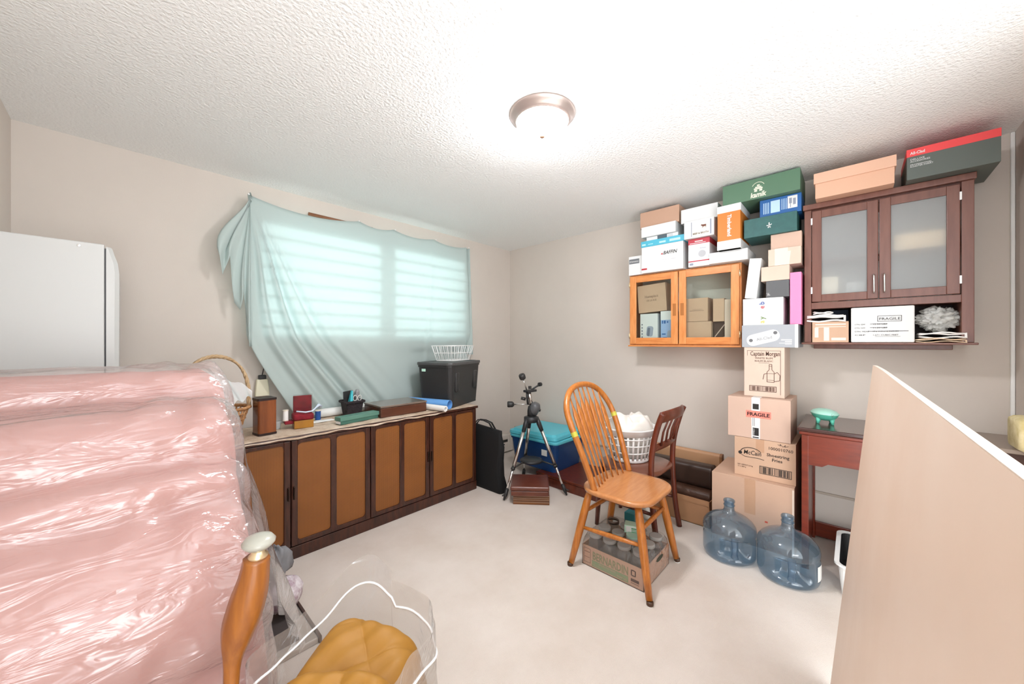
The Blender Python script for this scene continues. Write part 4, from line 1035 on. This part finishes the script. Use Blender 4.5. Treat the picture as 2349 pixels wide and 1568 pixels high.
addbox(bm, -.25, 0, -.034, 0, 1.297, 2.125, .002); addbox(bm, -.25, 0, -w, -w + .042, 1.297, 2.125, .002)
addbox(bm, -d_, 0, -w + .04, -.03, 1.508, 1.526); addbox(bm, -d_, 0, -w + .04, -.03, 2.10, 2.125); addbox(bm, -.20, 0, -w + .04, -.03, 1.80, 1.812)
mk('carcass', bm, CAB, dk); mk('back_panel', bx(-.008, -.002, -w + .04, -.03, 1.31, 2.12), pm('cabinet_back_dark', '#ececec', .6), dk)
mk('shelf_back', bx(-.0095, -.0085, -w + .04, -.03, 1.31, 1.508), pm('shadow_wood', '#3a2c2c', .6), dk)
mk('cornice', bx(-.268, 0, -w - .006, .006, 2.125, 2.158, .003), CAB, dk)
mk('apron_rail', bx(-.25, -.232, -w + .042, -.034, 1.505, 1.545, .002), CAB, dk)
mk('bottom_shelf', bx(-.262, 0, -w - .012, .014, 1.285, 1.297, .003), CAB, dk)
mk('towel_rail', bx(-.05, -.0, -w + .045, -.034, 1.256, 1.285, .003), CAB, dk)
for (a, c, hs) in ((-.037, -.330, -1), (-.334, -.628, 1)):
    dd = glassdoor(dk, a, c, 1.549, 2.114, .046, -.254, CAB, CAB, FROST, bottom=.044)
    hy = (c + .018) if hs < 0 else (a - .020)
    mk('bar_handle', tube([(-.254, hy, 1.582), (-.274, hy, 1.582), (-.276, hy, 1.59), (-.276, hy, 1.675), (-.274, hy, 1.683), (-.254, hy, 1.683)], .0042, 10), STEEL, dd, smooth=True)
    ex = a + .001 if hs < 0 else c - .001
    for z in (1.60, 2.03): mk('hinge', bx(-.2575, -.2545, ex - .004, ex + .004, z, z + .042, .001), WHITEP, dd)
carton('cream_box', 'long cream box seen blurred on the shelf behind the right frosted door', -.22, -.04, -3.40, -3.20, 1.813, 1.90, pm('cream_card', '#fbdcb8', .7))
carton('cream_box', 'upright cream box seen blurred behind the left frosted door', -.225, -.04, -2.965, -2.87, 1.527, 1.70, pm('cream_card_pale', '#f1e2cc', .7))
carton('white_box', 'small white box seen blurred low behind the left frosted door', -.20, -.04, -3.08, -3.00, 1.527, 1.66, WHITEC)
# on its lower shelf
s1 = carton('kraft_box', 'wrapped kraft box with white printed lines at the left of the open shelf', -.262, -.05, -3.012, -2.845, 1.298, 1.424, CARD)
multi('printed_lines', s1, FW(s1), [(.015, .155, .105, .112), (.015, .155, .092, .096), (.012, .030, .03, .09), (.055, .08, .01, .09), (.09, .155, .012, .028)], pm('faint_white_print', '#e8d9cd', .6))
s2 = carton('fragile_parcel', 'white parcel with handwritten fragile note in the middle of the open shelf', -.268, -.05, -3.275, -3.022, 1.298, 1.500, WHITEC, bev=.006)
F = FW(s2)
multi('note_border', s2, F, [(.11, .205, .118, .120), (.11, .205, .148, .150), (.11, .112, .118, .15), (.203, .205, .118, .15)], INK)
text('handwriting', s2, F, 'FRAGILE', .020, .116, .126, INK, width=.082)
for k, (a_, b_) in enumerate((('CTN. GW', '12.50 LBS'), ('CTN. NW', '11.50 LBS'), ('CTN. MEAS', '17 x 11.5 x 16 INCHES'), ('CBF', '1.671 CUBIC FEET'))):
    text('printed_text', s2, F, a_, .010, .015, .100 - k * .0205, INK, width=.045 if k != 2 else .06)
    text('printed_text', s2, F, b_, .010, .09, .100 - k * .0205, INK, width=.055 if k < 2 else .10)
multi('crossing_lines', s2, F, [(.08, .15, .1035, .1055), (.08, .15, .083, .085), (.07, .23, .062, .0645), (.10, .20, .033, .034)], INK)
def fold(name, label, loc, w, d, t, mat, seed, cat, n=3, rot=0):
    rnd = random.Random(seed); bm = bmesh.new()
    P = []
    for k in range(n):
        z = k * t / n + .004; sgn = 1 if k % 2 == 0 else -1
        for q in range(7): P.append((sgn * (-w / 2 + w * q / 6), z + .004 * math.sin(q * 1.3 + k + seed)))
    vs = []
    V0 = [bm.verts.new((-d / 2 + .008 * math.sin(i), -p[0], p[1])) for i, p in enumerate(P)]; V1 = [bm.verts.new((d / 2, -p[0], p[1])) for p in P]
    for i in range(len(P) - 1): bm.faces.new((V0[i], V0[i + 1], V1[i + 1], V1[i]))
    bmesh.ops.recalc_face_normals(bm, faces=bm.faces[:]); bmesh.ops.solidify(bm, geom=bm.faces[:], thickness=t / n * .55)
    return tag(mk(name, bm, mat, None, loc, (0, 0, rot), smooth=True), label, cat)
fold('folded_cloth', 'white cloth folded on the kraft box at the left of the open shelf', (-.175, -2.905, 1.429), .17, .19, .05, pm('white_cloth', '#f0ece8', .8), 2, 'cloth')
fold('folded_cloth', 'loose white cloth corner on top of the folded cloth under the cabinet rail', (-.185, -2.885, 1.470), .09, .15, .02, pm('white_cloth', '#f0ece8'), 5, 'cloth', n=2, rot=.2)
carton('navy_box', 'dark navy bundle in the back left of the open shelf', -.12, -.03, -3.01, -2.93, 1.42, 1.50, pm('navy_cloth', '#1f2a3c', .8))
fold('paper_bag', 'folded brown paper bags under the plastic on the open shelf', (-.165, -3.365, 1.300), .17, .21, .022, pm('kraft_bag', '#e3c9ac', .8), 3, 'paper bag', n=3)
fold('folded_bag', 'folded white and dark bag between paper bags and clear plastic', (-.175, -3.37, 1.323), .155, .20, .035, pm('white_cloth', '#f0ece8'), 8, 'bag', n=3)


def crumple(loc, rx, ry, rz, seed, mat, name, label, cat):
    rnd = random.Random(seed); dirs = [Vector((rnd.uniform(-1, 1), rnd.uniform(-1, 1), rnd.uniform(-1, 1))).normalized() for _ in range(34)]
    bm = bmesh.new(); bmesh.ops.create_icosphere(bm, subdivisions=5, radius=1)
    for v in bm.verts:
        n_ = v.co.normalized(); k = 1.0
        for i, d in enumerate(dirs):
            q = abs(n_.dot(d) - .3 * math.sin(i)); k -= .10 * math.exp(-(q / .05) ** 2)
        k += .05 * math.sin(14 * n_.x + 5 * n_.y + seed) * math.sin(11 * n_.z + 3)
        v.co = Vector((n_.x * rx, n_.y * ry, n_.z * rz)) * k
    return tag(mk(name, bm, mat, None, loc, smooth=True), label, cat)


PLW = film('bundled_plastic', '#f4f4f2', 1.6, .12, milky=.88, mcol='#f4f4f0', bump=.6, bscale=18)
crumple((-.175, -3.365, 1.425), .098, .088, .072, 4, PLW, 'plastic_bundle', 'crumpled bundle of clear plastic stuffed in the right of the open shelf', 'plastic bag')
# on the brown cabinet
e1 = carton('kraft_box', 'pinkish kraft box with an overlapping lid on top of the dark cabinet', -.35, -.04, -3.195, -2.865, 2.159, 2.29, pm('salmon_kraft', '#d8ab90', .75), rz=.0)
mk('lid', bx(-.163, .163, -.172, .172, .088, .150, .002), pm('salmon_kraft_lid', '#dcb096', .75), e1)
e2 = carton('cutlery_box', 'dark green-grey box with red lid at the right end above the dark cabinet', -.345, -.03, -3.545, -3.24, 2.159, 2.318, pm('olive_grey_card', '#59605a', .5), rz=0.0)
F = FW(e2)
mk('red_lid', bx(-.159, .159, -.1535, .1535, .120, .160, .001), pm('scarlet_card', '#e84a4c', .5), e2)
text('brand_lettering', e2, frame_W(-.1593, .1525, 0), 'All-Clad', .020, .012, .130, WHITEC, width=.052, bold=.02)
text('small_lettering', e2, F, 'DELUXE', .012, .012, .100, WHITEC, width=.05); text('small_lettering', e2, F, 'ACCESSORIES', .012, .012, .089, WHITEC, width=.07)
text('small_lettering', e2, F, 'PROFESSIONAL', .010, .012, .072, WHITEC, width=.075); text('small_lettering', e2, F, 'ROASTER INSERT', .010, .012, .063, WHITEC, width=.08)

# ============================================================ open carton, headboard, leather bag at the right wall
oc2 = thing('open_carton', 'open low cardboard carton against the right wall holding brown leather', 'carton', (-.25, -1.98, 0))
bm = bmesh.new()
for a in ((-.155, .10, -.325, .325, 0, .004), (-.155, -.151, -.325, .325, 0, .185), (.096, .10, -.325, .325, 0, .185), (-.155, .10, -.325, -.321, 0, .185), (-.155, .10, .321, .325, 0, .185)): addbox(bm, *a)
mk('walls', bm, pm('cardboard_brown', '#b5855f', .8, var=.08, vscale=4), oc2)
mk('front_flap', bx(-.160, -.156, -.32, .32, .150, .187), pm('cardboard_brown', '#b5855f'), oc2)
LEA = pm('dark_leather', '#4e3427', .4, bump=.2, bscale=80)
lt = thing('leather_bolster', 'dark brown leather upholstered seat piece lying in the open carton', 'cushion', (-.265, -1.98, .006))
mk('lower_cushion', loft([[(x, y, z) for (z, x, _) in rrpts(.20, .17, .04, 0)] for y in (-.31, .31)] and [[(p[0], y, p[1] + .12) for p in [(q[0], q[1]) for q in rrpts(.19, .20, .045, 0)]] for y in (-.312, -.30, .30, .312)]), LEA, lt, smooth=True)
mk('upper_cushion', loft([[(p[0] + .03, y, p[1] + .30) for p in [(q[0], q[1]) for q in rrpts(.12, .17, .04, 0)]] for y in (-.305, -.29, .29, .305)]), pm('darker_leather', '#38261e', .35), lt, smooth=True)
mk('shine_tag', bx(-.099, -.097, -.05, -.03, .08, .13), STEEL, lt)
hb = thing('headboard', 'tan brown padded headboard strip leaning on the right wall behind the cartons', 'headboard', (-.065, -1.96, 0))
mk('board', loft([[(p[1] * 1.0, y, p[0] + .225) for p in [(q[0], q[1]) for q in rrpts(.43, .05, .02, 0)]] for y in (-.33, .36)]), pm('tan_leather', '#b88c68', .5), hb)
mk('edge_trim', loft([[(p[1] - .004, y, p[0] + .225) for p in [(q[0], q[1]) for q in rrpts(.435, .058, .02, 0)]] for y in (-.345, -.328)]), pm('edge_brown', '#8a5c36', .5), hb)

# ============================================================ water jugs
JUG = film('blue_polycarbonate', '#cddde9', 2.4, .05, milky=.12, mcol='#a3c3d9')
def jug(label, loc, rz):
    t = thing('water_jug', label, 'water jug', loc, (0, 0, rz), 'empty water jugs')
    prof = [(.0001, .012), (.06, .010), (.10, .003), (.125, .004), (.137, .014), (.142, .03)] + [(.142, z) for z in (.045, .06, .075, .09, .105, .12, .135)] + [(.140, .145), (.1405, .152), (.143, .160), (.143, .175), (.138, .195), (.124, .215), (.102, .233), (.075, .248), (.05, .258), (.036, .266), (.029, .278), (.0275, .295), (.0275, .318), (.031, .325), (.031, .334), (.028, .338), (.024, .334), (.024, .30)]
    n = 72; bm = bmesh.new(); rings = []
    for r, z in prof:
        ring = []
        for i in range(n):
            a = 2 * PI * i / n; rr_ = r; da = (a - PI + PI) % (2 * PI); da = min(abs(a - PI), 2 * PI - abs(a - PI))
            if .03 < z < .15 and r > .13:
                k = smooth01((z - .035) / .035) * smooth01((.148 - z) / .022) * smooth01((.75 - da) / .28)
                rr_ = r - .060 * k
            ring.append(bm.verts.new((rr_ * math.cos(a), rr_ * math.sin(a), z)))
        rings.append(ring)
    for a, c in zip(rings, rings[1:]):
        for i in range(n): bm.faces.new((a[i], a[(i + 1) % n], c[(i + 1) % n], c[i]))
    mk('bottle_shell', bm, JUG, t, smooth=True)
    mk('moulded_grip', tube([(-.118, 0, .045), (-.122, 0, .07), (-.122, 0, .11), (-.118, 0, .15)], [.020, .015, .015, .020], 14, cap=False), JUG, t, smooth=True)
    mk('neck_ring', openlathe(bmesh.new(), [(.0285, .300), (.031, .302), (.031, .308), (.0285, .31)], 32), JUG, t, smooth=True)
    return t
jug('empty blue water jug touching the big cardboard box, without a paper label', (-.662, -2.478, 0), .45)
j2 = jug('empty blue water jug with a white paper label, in front of the small table', (-.673, -2.766, 0), .25)
bm = bmesh.new(); n = 10
V = [[bm.verts.new((.1445 * math.cos(math.radians(232 + 34 * i / n)), .1445 * math.sin(math.radians(232 + 34 * i / n)), z)) for i in range(n + 1)] for z in (.05, .128)]
for i in range(n): bm.faces.new((V[0][i], V[0][i + 1], V[1][i + 1], V[1][i]))
mk('paper_label', bm, pm('white_label', '#eeede8', .6), j2)

# ============================================================ small table with dish
de = thing('side_table', 'dark cherry side table with a notched apron against the right wall', 'table', (-.27, -3.10, 0))
TH = .81
tx0, tx1, ty0, ty1 = -.265, .258, -.34, .305
o = mk('table_top', bx(tx0, tx1, ty0, ty1, TH - .022, TH, .006), pm('table_top_cherry', '#43201a', .22, col2='#381812', vscale=3, stretch=(8, 1, 8), coat=.5), de)
mk('top_moulding', bx(tx0 + .008, tx1 - .004, ty0 + .01, ty1 - .008, TH - .042, TH - .023, .005), pm('red_cherry', '#7c2c14', .35, col2='#66220f', vscale=4, stretch=(8, 1.2, 8), coat=.3), de)
RC = pm('red_cherry', '#86321a')
Fa = frame_W(tx0 + .020, ty1 - .02, 0); Lw = ty1 - ty0 - .04
P = [(0.03, .60), (.09, .60), (.115, .618), (Lw - .115, .618), (Lw - .09, .60), (Lw - .03, .60), (Lw - .03, TH - .043), (.03, TH - .043)]
mk('front_apron', prism(P, .012, Fa @ Matrix.Translation((0, 0, -.006))), RC, de)
for sy_ in (ty1 - .035, ty0 + .035):
    mk('leg', bx(tx0 + .014, tx0 + .044, sy_ - .016, sy_ + .016, 0, TH - .043, .003), RC, de)
    mk('leg', bx(tx1 - .046, tx1 - .014, sy_ - .016, sy_ + .016, 0, TH - .043, .003), RC, de)
    mk('side_panel', bx(tx0 + .044, tx1 - .046, sy_ - .006, sy_ + .006, .0 + .04, TH - .043), RC, de)
mk('back_stretcher', bx(tx1 - .04, tx1 - .02, ty0 + .05, ty1 - .05, .015, .11, .003), RC, de)
mi = thing('covered_dish', 'mint green oval lidded dish on little feet on the side table', 'dish', (-.30, -2.905, TH), (0, 0, .5))
MG = pm('mint_glaze', '#5fc9ae', .3, coat=.3)
bm = lathe([(0, .022), (.045, .024), (.062, .038), (.072, .056), (.074, .060), (.068, .060)], 40, sx=1.1, sy=.85); mk('bowl', bm, MG, mi, smooth=True)
mk('lid', lathe([(.075, .059), (.074, .064), (.062, .076), (.035, .086), (0, .089)], 40, sx=1.1, sy=.85), pm('pale_mint_glaze', '#a9dccb', .3), mi, smooth=True)
for a in (.3, 1.9, 3.5, 5.1):
    mk('foot', tube([(.05 * math.cos(a), .04 * math.sin(a), .034), (.055 * math.cos(a), .045 * math.sin(a), .0)], [.014, .006], 10), MG, mi, smooth=True)
mk('spout_tip', tube([(-.07, 0, .058), (-.09, 0, .068)], [.010, .003], 8), pm('pale_mint_glaze', '#a9dccb'), mi, smooth=True)

# white bin on the carpet, mostly behind the board
wbn = thing('white_bin', 'white rimmed plastic bin with dark inside lying behind the leaning board', 'bin', (-.49, -3.15, 0), (0, 0, 0))
mk('tub', loft([rrpts(.42, .32, .04, 0), rrpts(.45, .35, .04, .16), rrpts(.48, .38, .05, .165), rrpts(.48, .38, .05, .175), rrpts(.44, .34, .04, .17)], cap1=False), WHITEP, wbn)
mk('dark_inside', loft([rrpts(.42, .32, .035, .02), rrpts(.438, .338, .035, .168)], cap1=False), BLACKP, wbn)

# grey-topped stand in the far right corner + cream print
cs2 = thing('corner_stand', 'grey-brown topped stand in the right corner behind the leaning board', 'table', (-.22, -3.555, 0))
GB = pm('grey_brown_top', '#9a8b7f', .4)
mk('table_top', bx(-.21, .21, -.085, .085, .79, .81, .004), GB, cs2)
mk('apron', bx(-.19, .19, -.07, .07, .72, .79), pm('darker_brown', '#4c3026', .5), cs2)
for a in (-.18, .18):
    for c in (-.06, .06): mk('leg', bx(a - .015, a + .015, c - .015, c + .015, 0, .72), pm('darker_brown', '#4c3026'), cs2)
cu = mk('floral_cushion', loft([[(p[0] * s, y, .075 + p[1] * s) for p in [(q[0], q[1]) for q in rrpts(.20, .15, .03, 0)]] for y, s in ((-.035, .86), (-.02, .97), (0, 1), (.02, .97), (.035, .86))]), pm('cream_floral', '#efe2b8', .8, col2='#d9c98e', vscale=25), None, (-.42, -3.60, .812), smooth=True)
tag(cu, 'cream patterned cushion standing on the grey topped stand at the right edge', 'cushion')
# ============================================================ leaning board
th = math.radians(.75)
bd = thing('leaning_board', 'large pale wood board standing on edge and leaning in the right foreground', 'board', (-1.385, -2.976, 0), (0, 0, th + PI))
lean = math.atan2(.115, 1.215)
BRD = pm('pale_veneer', '#e6d2c1', .45, col2='#dec6b2', vscale=2.2, stretch=(.7, 3, .7), spec=.3)
M = Matrix.Rotation(-lean, 4, 'X')
us = [0, .03, .06, .1, .15, .2, .26, .34, .5, .8, 1.1, 1.66]
def warp(u): return -.007 * max(0, 1 - u / .34) ** 2
def slab(u0, z0, z1, y0, y1):
    bm = loft([[(u, y0 + warp(u), z0), (u, y1 + warp(u), z0), (u, y1 + warp(u), z1), (u, y0 + warp(u), z1)] for u in us if u >= u0])
    bmesh.ops.transform(bm, matrix=M, verts=bm.verts[:]); return bm
mk('panel', slab(0, 0, 1.222, 0, .010), BRD, bd)
EB = pm('edge_banding', '#d9c8ba', .4)
mk('top_edge_band', slab(0, 1.2222, 1.2230, 0, .010), EB, bd)
bm = bx(-.0015, -.0002, warp(0), .010 + warp(0), 0, 1.221); bmesh.ops.transform(bm, matrix=M, verts=bm.verts[:]); mk('side_edge_band', bm, EB, bd)

# ============================================================ pink sofa in plastic
PINK = pm('pink_upholstery', '#b3837b', .8, col2='#a9776f', vscale=4)
keys = [(-1.12, 0.0), (-1.10, 1.10), (-1.20, 1.190), (-1.40, 1.205)]
cre = [(-1.40, 1.205), (-1.52, 1.105), (-1.70, .955), (-1.765, .865), (-1.86, .48), (-1.85, .03)]
bul = [.045, .075, .035, .085, .02]
prof = [Vector((p[0], p[1])) for p in keys]
for (a, c), bl in zip(zip(cre, cre[1:]), bul):
    a, c = Vector(a), Vector(c); d = c - a; nrm = Vector((d.y, -d.x)).normalized()
    if nrm.x > 0: nrm = -nrm
    for k in range(1, 13):
        t = k / 12; prof.append(a + d * t + nrm * bl * math.sin(PI * t) ** .75)
def dens(P, m=150):
    Ls = [0]
    for a, c in zip(P, P[1:]): Ls.append(Ls[-1] + (c - a).length)
    out = []
    for i in range(m):
        s = Ls[-1] * i / (m - 1); k = max(j for j in range(len(Ls)) if Ls[j] <= s + 1e-9); k = min(k, len(P) - 2)
        out.append(P[k].lerp(P[k + 1], (s - Ls[k]) / max(Ls[k + 1] - Ls[k], 1e-9)))
    return out
pd = dens(prof)
def sofa_bm(off, wr0, seed):
    xs = [(-3.565, 0)] + [(-3.565 + .565 * i / 50, 0) for i in range(1, 51)] + [(-3.0 + .085 * math.sin(a), 1 - math.cos(a)) for a in [PI / 2 * i / 12 for i in range(1, 13)]]
    rings = []
    for x, e in xs:
        ring = []; wr = wr0
        near = smooth01((x + 3.30) / .38)
        for i, p in enumerate(pd):
            s = i / len(pd); c = Vector((-1.5, .55))
            q = p.copy(); dv = (q - c); L_ = dv.length; dv.normalize()
            amt = off - .085 * e; wr = wr0 * (1 - .6 * e)
            amt += wr * (.012 * near * math.sin(s * 130 + 9 * math.sin(x * 9 + seed)) + .006 * math.sin(s * 70 + x * 34 + seed) * (.3 + near) + .007 * math.sin(x * 52 + s * 22) * near)
            q += dv * amt
            xx = x + off * (1 if x > -3 else 0) + (wr * .006 * math.sin(s * 90 + seed) if e > .2 else 0) - .05 * near * smooth01((p.y - .3) / .7)
            if p.y < .45: q.y = max(q.y, .004)
            ring.append((max(xx, -3.57), q.x, q.y))
        rings.append(ring)
    return loft(rings)
so = thing('pink_sofa', 'large pink upholstered sofa wrapped in clear plastic filling the left foreground', 'sofa', (0, 0, 0))
mk('upholstery', sofa_bm(0, .25, 1), PINK, so, smooth=True)
SWR = film('sofa_plastic', '#fbf6f4', 1.9, .18, milky=.20, mcol='#ffffff', bump=.8, bscale=5, fres=1.5, stretch=(1.0, 4.0, 4.0))
mk('plastic_cover', sofa_bm(.020, .75, 4), SWR, so, smooth=True)
def flapp(u, v):
    a = Vector((-2.885, -1.25, .98)).lerp(Vector((-2.90, -1.86, .62)), u); c = Vector((-2.80, -1.22, .20)).lerp(Vector((-2.785, -1.62, .22)), u)
    p = a.lerp(c, v); p.x += .018 * math.sin(u * 17 + v * 5) * (.3 + v) + .05 * v * math.sin(u * 3.1); p.y += .015 * math.sin(v * 11 + u * 6); return p
mk('plastic_skirt', grid(30, 20, flapp), film('loose_plastic', '#f6f6f6', 2.0, .2, milky=.5, mcol='#ffffff', bump=.35, bscale=12), so, smooth=True)
def corner(u, v):
    p = Vector((-2.98, -1.10, 1.195)).lerp(Vector((-2.94, -1.40, 1.07)), v).lerp(Vector((-2.825, -1.17, 1.10)), u); p.z -= .03 * u * v + .008 * math.sin(u * 14); return p
mk('plastic_corner', grid(14, 10, corner), film('folded_plastic', '#f4f4f4', 2.0, .15, milky=.75, mcol='#f4f4f4'), so, smooth=True)

# things between sofa and credenza
def lumpt(name, label, cat, loc, r, h, seed, mat, rough=.12): return tag(mk(name, lump(r, h, seed, rough=rough), mat, None, loc, smooth=True), label, cat)
lumpt('grey_bundle', 'grey folded fabric bundle in clear plastic between sofa and credenza', 'bundle', (-2.70, -1.02, .165), .06, .15, 6, pm('grey_fabric', '#7d7d80', .6, bump=.5, bscale=14), rough=.35)
lumpt('patterned_bundle', 'purple patterned bundle in shiny wrap low beside the sofa end', 'bundle', (-2.68, -1.05, .03), .085, .145, 9, pm('plum_pattern', '#a08590', .25, col2='#e4dfe2', vscale=26))
pf = thing('picture_frame', 'flat silver and dark striped picture frame lying beside the sofa', 'picture frame', (-2.752, -1.10, 0), (0, 0, .0))
bm = bmesh.new()
for a in ((-.13, .13, -.25, -.20), (-.13, .13, .12, .17), (-.13, -.08, -.20, .12), (.08, .13, -.20, .12)): addbox(bm, a[0], a[1], a[2], a[3], 0, .025, .006)
mk('frame', bm, pm('silver_frame', '#b9b2aa', .3, metal=.4), pf); mk('outer_edge', bx(.1305, .142, -.255, .175, 0, .03, .002), pm('dark_frame_edge', '#4a3a36', .4), pf)
mk('backing', bx(-.08, .08, -.20, .12, .004, .010), pm('dark_picture', '#4a4442', .3), pf)

# upturned wooden leg
lgp = [(-3.046, -2.10, .02), (-3.050, -2.098, .35), (-3.047, -2.101, .597), (-3.040, -2.108, .685), (-3.026, -2.124, .757), (-3.016, -2.135, .81), (-3.011, -2.14, .857)]
wl = thing('furniture_leg', 'upturned honey-brown wooden furniture leg with white glide before the pink sofa', 'furniture leg', (0, 0, 0))
mk('shaft', tube(catmull(lgp, 6), [(.014 + 0 * i) if i < 12 else .014 + (.033 - .014) * smooth01((i - 12) / 10) - .009 * smooth01((i - 24) / 12) for i in range(6 * 6 + 1)], 8, sx=1.0, up=(1, .4, 0)), pm('amber_leg_wood', '#9c5c1c', .4, col2='#854a14', vscale=5, stretch=(14, 14, 1.2), coat=.25), wl, smooth=True)
mk('metal_stem', lathe([(0, 0), (.016, 0), (.018, .006), (.012, .012), (.012, .022), (0, .022)], 20, c=(-3.009, -2.142, .856)), BRASS, wl, smooth=True)
mk('glide_pad', lathe([(0, 0), (.022, .001), (.029, .008), (.030, .013), (.024, .021), (.010, .026), (0, .026)], 28, c=(-3.008, -2.143, .878)), pm('ivory_plastic', '#a5a398', .3), wl, smooth=True)

# ============================================================ clear bag with mustard quilted jacket
JK = pm('mustard_fabric', '#a37224', .6, var=.08, vscale=6)
def quilt(cx, cy, rx, ry, h, seed, rot, qs=8.5):
    def f(u, v):
        a = u * 2 * PI; q = v * PI * .5
        X_, Y_ = math.sin(q) * math.cos(a), math.sin(q) * math.sin(a)
        x, y = X_ * rx, Y_ * ry; z = h * math.cos(q) ** .55
        s = .5 * (abs(math.sin((x + y * .9) * qs * 1.9 + seed)) ** .55 + abs(math.sin((x * .9 - y) * qs * 1.9 + 1.3 * seed)) ** .55)
        k = .024 * s
        z += k * math.cos(q); rr2 = 1 + k * 2.2 * math.sin(q)
        c, s2 = math.cos(rot), math.sin(rot)
        return (cx + (x * c - y * s2) * rr2, cy + (x * s2 + y * c) * rr2, z)
    g = grid(140, 60, f); bmesh.ops.remove_doubles(g, verts=g.verts[:], dist=1e-6); return g
ja = thing('quilted_jacket', 'mustard yellow quilted puffer jacket folded inside the clear plastic bag', 'jacket', (-2.79, -2.085, .006), (0, 0, .55))
def quilted(cx, cy, rx, ry, h, tx, ty, cell, rot, ex=4.0, amp=.022):
    def f(u, v):
        a = u * 2 * PI; c, s_ = math.cos(a), math.sin(a); k = (abs(c) ** ex + abs(s_) ** ex) ** (-1 / ex)
        x, y = v * c * k * rx, v * s_ * k * ry
        z = h * max(0, 1 - v ** 6) ** .45 * (1 + tx * x / rx + ty * y / ry)
        p = (x * math.cos(rot) + y * math.sin(rot)) / cell; q = (-x * math.sin(rot) + y * math.cos(rot)) / (cell * 1.5)
        b_ = amp * (abs(math.sin(PI * p)) ** .5) * (abs(math.sin(PI * q + .6)) ** .5)
        b_ += .004 * math.sin(x * 60 + y * 37) * math.sin(y * 71)
        return (cx + x * (1 + b_ * 1.5 * v), cy + y * (1 + b_ * 1.5 * v), max(0, z + b_ * (1 - v ** 8)))
    g = grid(150, 90, f); bmesh.ops.remove_doubles(g, verts=g.verts[:], dist=1e-6); return g
mk('body', quilted(.0, -.0, .184, .178, .45, .10, .07, .125, .75, amp=.013), JK, ja, smooth=True)
sl = mk('sleeve', quilted(0, 0, .07, .15, .085, .1, .2, .09, .1, ex=2.6, amp=.010), JK, ja, (-.085, -.01, .395), (-.1, -.35, .25), smooth=True)
BAGM = film('bag_film', '#f4f4f4', 2.6, .12, milky=.24, mcol='#f4f4f2', bump=.9, bscale=9)
bgc = thing('plastic_bag', 'open clear zip bag around the mustard jacket on the carpet', 'plastic bag', (-2.79, -2.085, 0))
def bagf(u, v):
    a = u * 2 * PI
    top = .535 + .07 * math.exp(-((a - .45) / .5) ** 2) + .02 * math.sin(3 * a + 1)
    wob = .008 * math.sin(7 * a + 5 * v) + .003 * math.sin(13 * a - 9 * v)
    rx_, ry_ = .198 + wob * .7, .195 + wob * .7
    s = math.cos(a), math.sin(a); k = (abs(s[0]) ** 3 + abs(s[1]) ** 3) ** (-1 / 3)
    x, y = rx_ * s[0] * k, ry_ * s[1] * k; c, s2 = math.cos(.55), math.sin(.55)
    return (x * c - y * s2, x * s2 + y * c, .004 + v * top)
g = grid(96, 24, bagf); bmesh.ops.remove_doubles(g, verts=g.verts[:], dist=1e-6)
mk('film', g, BAGM, bgc, smooth=True)
mk('zip_seal', tube([bagf(i / 96, .86) for i in range(96)], .0035, 6, closed=True), pm('white_zip', '#f4f4f4', .4), bgc, smooth=True)
